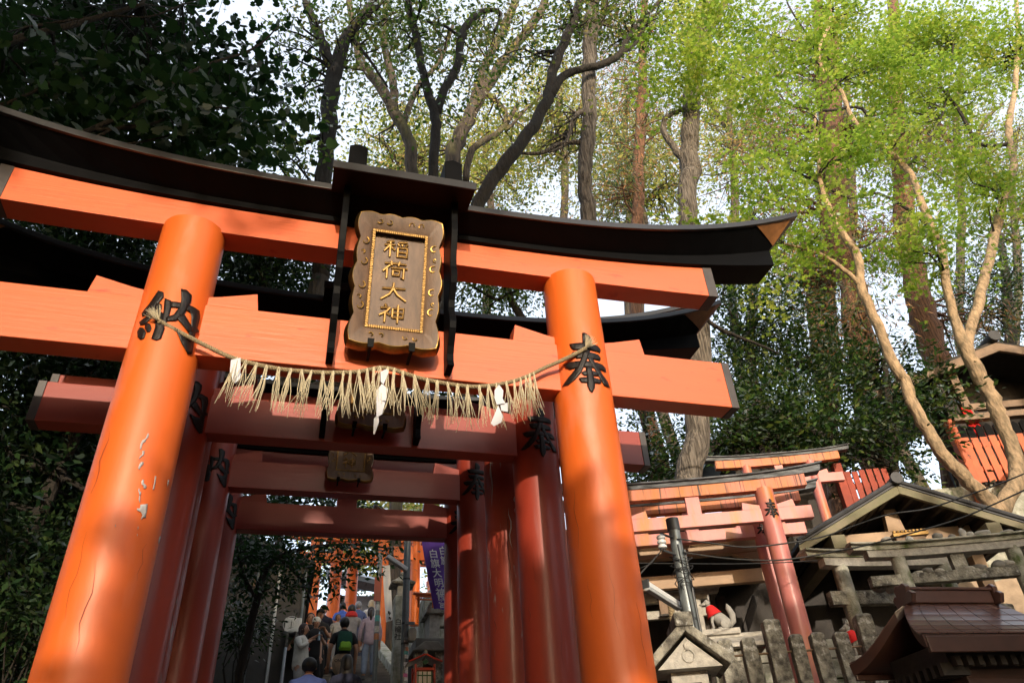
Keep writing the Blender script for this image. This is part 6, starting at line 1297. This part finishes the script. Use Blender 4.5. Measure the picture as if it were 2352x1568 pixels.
def person(label, head, D, face, h=1.7, top=None, legs=None, hair=(.012,.010,.009), hairstyle='short', arms='down', cap=None, skincol=m_skin, w=1.0, sleeves='short', lean=0):
    """face: yaw in degrees, 0 looks up the stairs (away from the viewer), 180 looks down towards the viewer"""
    hp = atD(head[0], head[1], D); base = Vector((hp.x, hp.y, hp.z - h))
    R = thing('person', label, 'person', base, GPP)
    a = math.radians(face); PM = Matrix.Rotation(-a, 4, 'Z') @ Matrix.Diagonal((h/1.7*w, h/1.7*w, h/1.7, 1)); PMAT[R.name] = PM
    hm = mat('hair_%d_%d' % (int(hair[0]*1000), int(hair[2]*1000)), hair, rough=.5, var=.3, scale=30)
    # joints (metres for a 1.7 m figure, +y forward, +x to the figure's right)
    sh, hip = 1.40, .90; ly = lean
    legsj = {s: [(s*.095,0,.88,.082), (s*.105,.02+ (.05 if s > 0 else 0),.50,.065), (s*.11,-.02 + (.10 if s > 0 else 0),.09,.042), (s*.115,.12 + (.10 if s > 0 else 0),.035,.036)] for s in (-1, 1)}
    if arms == 'down': A = {s: [(s*.165,ly,1.38,.062), (s*.25,-.02+ly,1.12,.045), (s*.25,.08+ly,.88,.034)] for s in (-1, 1)}
    elif arms == 'phone': A = {s: [(s*.165,ly,1.38,.062), (s*.24,.05+ly,1.12,.045), (s*.08,.26+ly,1.22,.034)] for s in (-1, 1)}
    elif arms == 'chest': A = {-1: [(-.165,ly,1.38,.062), (-.25,.0+ly,1.12,.045), (-.24,.1+ly,.88,.034)], 1: [(.165,ly,1.38,.062), (.25,.10+ly,1.18,.045), (.06,.20+ly,1.32,.034)]}
    else: A = {-1: [(-.165,ly,1.38,.062), (-.25,-.02+ly,1.12,.045), (-.25,.08+ly,.88,.034)], 1: [(.165,ly,1.38,.062), (.30,.12+ly,1.14,.045), (.38,.34+ly,.98,.034)]}
    torso = [(0,0,.92,(.128)), (0,ly*.3,1.08,.135), (0,ly*.7,1.26,.155), (0,ly,1.39,.10), (0,ly+.005,1.47,.055), (0,ly+.015,1.53,.052)]
    body = [torso]
    for s in (-1, 1):
        body.append([torso[0]] + legsj[s]); el, ha = A[s][1], A[s][2]
        body.append([torso[3]] + A[s])
        d = (Vector(ha[:3]) - Vector(el[:3])).normalized(); hv = Vector(ha[:3]); side = d.cross(Vector((0,0,1))).normalized() if abs(d.z) < .95 else Vector((0,1,0))
        palm = hv + d*.07; body.append([ha, (*palm, .032)])
        for k, (off, L) in enumerate(((-.028,.062),(-.010,.075),(.009,.072),(.026,.055))):       # four fingers
            b0 = palm + side*off + d*.02; body.append([(*palm, .032), (*b0, .010), (*(b0 + d*L*.55 + Vector((0,.006,-.008))), .009), (*(b0 + d*L + Vector((0,.012,-.028))), .007)])
        body.append([(*palm, .032), (*(palm - side*.040 + d*.0), .012), (*(palm - side*.055 + d*.035), .009)])  # thumb
    ex = MB(); ex.mats = [mat('eye_dark', (.01,.008,.007), rough=.2), mat('lips', (.30,.09,.08), rough=.5)]
    hc = Vector((0, ly+.03, 1.595))
    b = 0; ex.ball(hc, (.078,.098,.115), 16, 12, 0)
    for i in range(len(ex.v)):                                  # shape the ball: chin narrower, brow, flat sides
        x, y, z = ex.v[i]; t = (z - hc.z)/.115
        if t < 0: x = x*(1 + .28*t); y = hc.y + (y - hc.y)*(1 + .10*t)
        ex.v[i] = (x, y, z)
    ex.tube([(0,hc.y+.092,hc.z+.015),(0,hc.y+.112,hc.z-.018),(0,hc.y+.098,hc.z-.03)], [.008,.015,.011], 6, 0)  # nose
    for s in (-1, 1):
        ex.ball((s*.031, hc.y+.086, hc.z+.012), (.013,.010,.007), 7, 5, 1); ex.ball((s*.078, hc.y-.005, hc.z-.005), (.012,.024,.034), 7, 5, 0)
        ex.tube([(s*.018,hc.y+.096,hc.z+.034),(s*.034,hc.y+.093,hc.z+.038),(s*.048,hc.y+.082,hc.z+.034)], .004, 4, 1)
    ex.tube([(-.024,hc.y+.086,hc.z-.052),(0,hc.y+.094,hc.z-.052),(.024,hc.y+.086,hc.z-.052)], [.003,.007,.003], 5, 2)
    skin('body', body, skincol, R, 1, ex)
    # clothes follow the same joints, a little fatter
    g = .022
    tch = [[(0,0,.76,.150), (0,0,.86,.178), (0,ly*.3,1.08,.135+g*1.2), (0,ly*.7,1.26,.155+g), (0,ly,1.39,.125+g*.6), (0,ly+.005,1.475,.078), (0,ly+.005,1.50,.060)]]
    for s in (-1, 1):
        el, ha = A[s][1], A[s][2]; m_ = tuple(Vector(A[s][0][:3]).lerp(Vector(el[:3]), .75))
        tch.append([tch[0][4], (*A[s][0][:3], .086)] + ([(*el[:3], .060), (*Vector(el[:3]).lerp(Vector(ha[:3]), .92), .046)] if sleeves == 'long' else [(*m_, .066)]))
    skin('top', tch, top, R, 1)
    skin('trousers', [[(0,0,1.08,.135), (0,0,.98,.160), (0,0,.88,.168)]] + [[(0,0,.88,.168)] + [(p[0], p[1], max(p[2], .10), p[3] + .026) for p in legsj[s][:3]] for s in (-1, 1)], legs, R, 1)
    for s in (-1, 1):
        q = MB(); q.M = PM; 
        ft = legsj[s][2]; q.loft([[(ft[0]+xx*wd, ft[1]+yy, zz) for xx, zz in ((-1,0),(1,0),(.85,ht),(-.85,ht))] for yy, wd, ht in ((-.08,.038,.075),(.02,.045,.085),(.12,.048,.055),(.19,.035,.035))])
        q.v = [tuple(Vector(v) + base) for v in q.v]; q.build('shoe', mat('shoe_grey', (.08,.08,.085), rough=.7), R, smooth='auto')
    # hair or hat
    q = MB(); q.M = PM; b0 = 0
    if hairstyle != 'none':
        q.ball((hc.x, hc.y-.018, hc.z+.026), (.093,.106,.112), 16, 10)
        nv = []
        for x, y, z in q.v: nv.append((x, y, z))
        inv = PM.inverted(); q2 = []
        for p in q.v:
            l = inv @ Vector(p); 
            if l.y > hc.y+.045 and l.z < hc.z+.065: l.y = min(l.y, hc.y+.045)
            if hairstyle in ('long', 'tail', 'bob') and l.y < hc.y + .02 and l.z < hc.z: l.z -= .06
            q2.append(tuple(PM @ l))
        q.v = q2
        if hairstyle == 'long': q.loft([[(xx*wx, hc.y-.045+yy*.052, z) for xx, yy in ((-1,0),(-.6,-.8),(0,-1),(.6,-.8),(1,0),(.7,.9),(-.7,.9))] for z, wx in ((1.62,.085),(1.52,.10),(1.40,.105),(1.27,.085),(1.20,.04))])
        if hairstyle == 'bob': q.loft([[(xx*wx, hc.y-.03+yy*.07, z) for xx, yy in ((-1,0),(-.6,-.8),(0,-1),(.6,-.8),(1,0),(.7,.5),(-.7,.5))] for z, wx in ((1.64,.088),(1.54,.105),(1.47,.09))])
        if hairstyle == 'tail': q.tube([(0,hc.y-.10,hc.z+.04),(0,hc.y-.15,hc.z),(0,hc.y-.14,hc.z-.12),(0,hc.y-.12,hc.z-.24)], [.03,.045,.045,.012], 8)
    q.v = [tuple(Vector(v) + base) for v in q.v]
    if hairstyle != 'none': q.build('hair', hm, R, smooth=True)
    if cap:
        kind, cm = cap; q = MB(); q.M = PM
        if kind == 'beanie': q.loft([[(hc.x + rr*math.cos(t*math.pi/8), hc.y-.005 + rr*1.1*math.sin(t*math.pi/8), z) for t in range(16)] for rr, z in ((.095,hc.z+.02),(.099,hc.z+.06),(.092,hc.z+.10),(.06,hc.z+.14),(.015,hc.z+.155))])
        else:
            q.loft([[(hc.x + rr*math.cos(t*math.pi/8), hc.y + rr*1.1*math.sin(t*math.pi/8), z) for t in range(16)] for rr, z in ((.094,hc.z+.045),(.092,hc.z+.09),(.06,hc.z+.13),(.01,hc.z+.14))])
            q.prism([(-.07,hc.y+.07,hc.z+.045),(.07,hc.y+.07,hc.z+.045),(.055,hc.y+.18,hc.z+.035),(-.055,hc.y+.18,hc.z+.035)], (0,0,.008))
        q.v = [tuple(Vector(v) + base) for v in q.v]; q.build('cap', cm, R, smooth='auto')
    def part(name, shapes, m, smooth='auto'):
        q = MB(); q.M = PM; shapes(q); q.v = [tuple(Vector(v) + base) for v in q.v]; return q.build(name, m, R, smooth=smooth)
    return R, part, PM, base
navy, black, white_ = cloth('navy_cotton', (.035,.055,.17)), cloth('black_cotton', (.010,.010,.012)), cloth('off_white_fleece', (.78,.76,.70))
grey, lgrey, jean, ljean = cloth('grey_sweater', (.24,.24,.26)), cloth('light_grey_jersey', (.36,.36,.36)), cloth('dark_denim', (.03,.04,.07)), cloth('pale_denim', (.20,.26,.38))
blue, lilac, beige, dnavy = cloth('bright_blue_cotton', (.06,.13,.50)), cloth('lilac_knit', (.36,.30,.40)), cloth('beige_fleece', (.42,.30,.20)), cloth('dark_navy_cotton', (.012,.014,.035))
greenc, lime, redk = cloth('dark_green_nylon', (.008,.07,.045)), cloth('lime_nylon', (.22,.45,.03)), cloth('red_knit', (.45,.02,.02))
person('man seen from behind in a navy blue T-shirt, nearest at the bottom', (712,1513), 11.3, 5, 1.74, navy, jean, arms='phone', w=1.2)
person('long black-haired person in dark navy, seen from behind at the bottom', (798,1506), 11.0, 0, 1.66, dnavy, jean, hairstyle='long', sleeves='long')
_, part, PM, B = person('woman in an off-white fleece with long dark hair, hand at her chest', (697,1434), 15.2, 118, 1.62, white_, lgrey, hair=(.035,.014,.012), hairstyle='long', arms='chest', sleeves='long')
part('heart_print', lambda q: (q.ball((-.018,.185,1.20), (.022,.008,.022), 8, 6), q.ball((.018,.185,1.20), (.022,.008,.022), 8, 6), q.prism([(-.038,.185,1.195),(.038,.185,1.195),(0,.185,1.145)], (0,.006,0))), redk)
person('bearded man in black behind the fleece woman, leaning on the rail', (714,1410), 16.2, 175, 1.76, black, black, arms='reach')
_, part, PM, B = person('child in black with a white beanie holding a bottle', (727,1421), 15.8, 165, 1.50, black, black, cap=('beanie', white_), arms='phone')
part('bottle', lambda q: q.tube([(0,.33,1.14),(0,.33,1.26),(0,.33,1.30),(0,.33,1.33)], [.03,.03,.014,.013], 10), mat('clear_blue_plastic', (.35,.50,.65), rough=.15))
person('man in black wearing a black cap and glasses, facing down', (736,1402), 17.2, 170, 1.72, black, black, cap=('cap', black), arms='phone')
person('short-haired man in black, highest of those facing down', (744,1391), 18.4, 185, 1.74, dnavy, black)
_, part, PM, B = person('man in a black T-shirt with a green backpack, seen from behind', (793,1419), 14.8, -4, 1.72, black, black)
part('backpack', lambda q: q.loft([[(xx*wx, -.16 - yy*dy, z) for xx, yy in ((-1,0),(-.9,.8),(0,1),(.9,.8),(1,0))] for z, wx, dy in ((1.05,.12,.10),(1.12,.14,.16),(1.28,.14,.14),(1.40,.12,.08))]), greenc)
part('bag_pocket', lambda q: q.loft([[(xx*wx, -.27 - yy*dy, z) for xx, yy in ((-1,0),(-.8,.9),(0,1),(.8,.9),(1,0))] for z, wx, dy in ((1.04,.10,.05),(1.08,.12,.08),(1.17,.11,.06),(1.20,.08,.03))]), lime)
hd = part('hoodie_round_waist', lambda q: q.loft([[(xx*wx, -.10 - yy*dy, z) for xx, yy in ((-1,-.3),(-.8,.7),(-.3,1),(.3,1),(.8,.7),(1,-.3))] for z, wx, dy in ((.62,.09,.12),(.72,.17,.14),(.86,.20,.15),(.97,.17,.13),(1.0,.15,.11))]), beige)
text_mesh('ONE PIECE', .075, m_ink, hd, B + PM @ Vector((0,-.262,.84)), PM.to_3x3() @ Vector((1,0,0)), Vector((0,0,1)), vertical=False)
_, part, PM, B = person('man in a grey sweater with a red scarf, seen from behind', (809,1390), 18.6, -3, 1.80, grey, jean, hairstyle='short', sleeves='long', w=1.06)
part('scarf', lambda q: q.loft([[(hx*rr, .0 + hy*rr, z) for hx, hy in [(math.cos(t*math.pi/6), math.sin(t*math.pi/6)) for t in range(12)]] for rr, z in ((.10,1.42),(.135,1.45),(.13,1.50),(.095,1.55))]), redk)
part('paper_cup', lambda q: q.tube([(.27,.12,.74),(.27,.12,.88)], [.035,.05], 10), m_wcloth)
person('man in a bright blue shirt high up the stairs', (788,1384), 21.5, 4, 1.72, blue, jean)
person('grey-haired person in blue near the stair top', (824,1382), 21.5, -6, 1.72, cloth('dull_blue_jacket', (.08,.11,.25)), jean, hair=(.30,.30,.32), sleeves='long')
person('blond-haired person with a pale hood near the stair top', (854,1379), 22.0, 0, 1.66, white_, jean, hair=(.55,.42,.26), hairstyle='bob', sleeves='long')
person('woman in a lilac knit with a pony tail and jeans', (853,1395), 18.2, 3, 1.62, lilac, ljean, hair=(.03,.018,.014), hairstyle='tail', sleeves='long')
person('small child in pale clothes facing down among the crowd', (777,1412), 18.2, 170, 1.30, lgrey, grey, sleeves='long')
bake_skins()
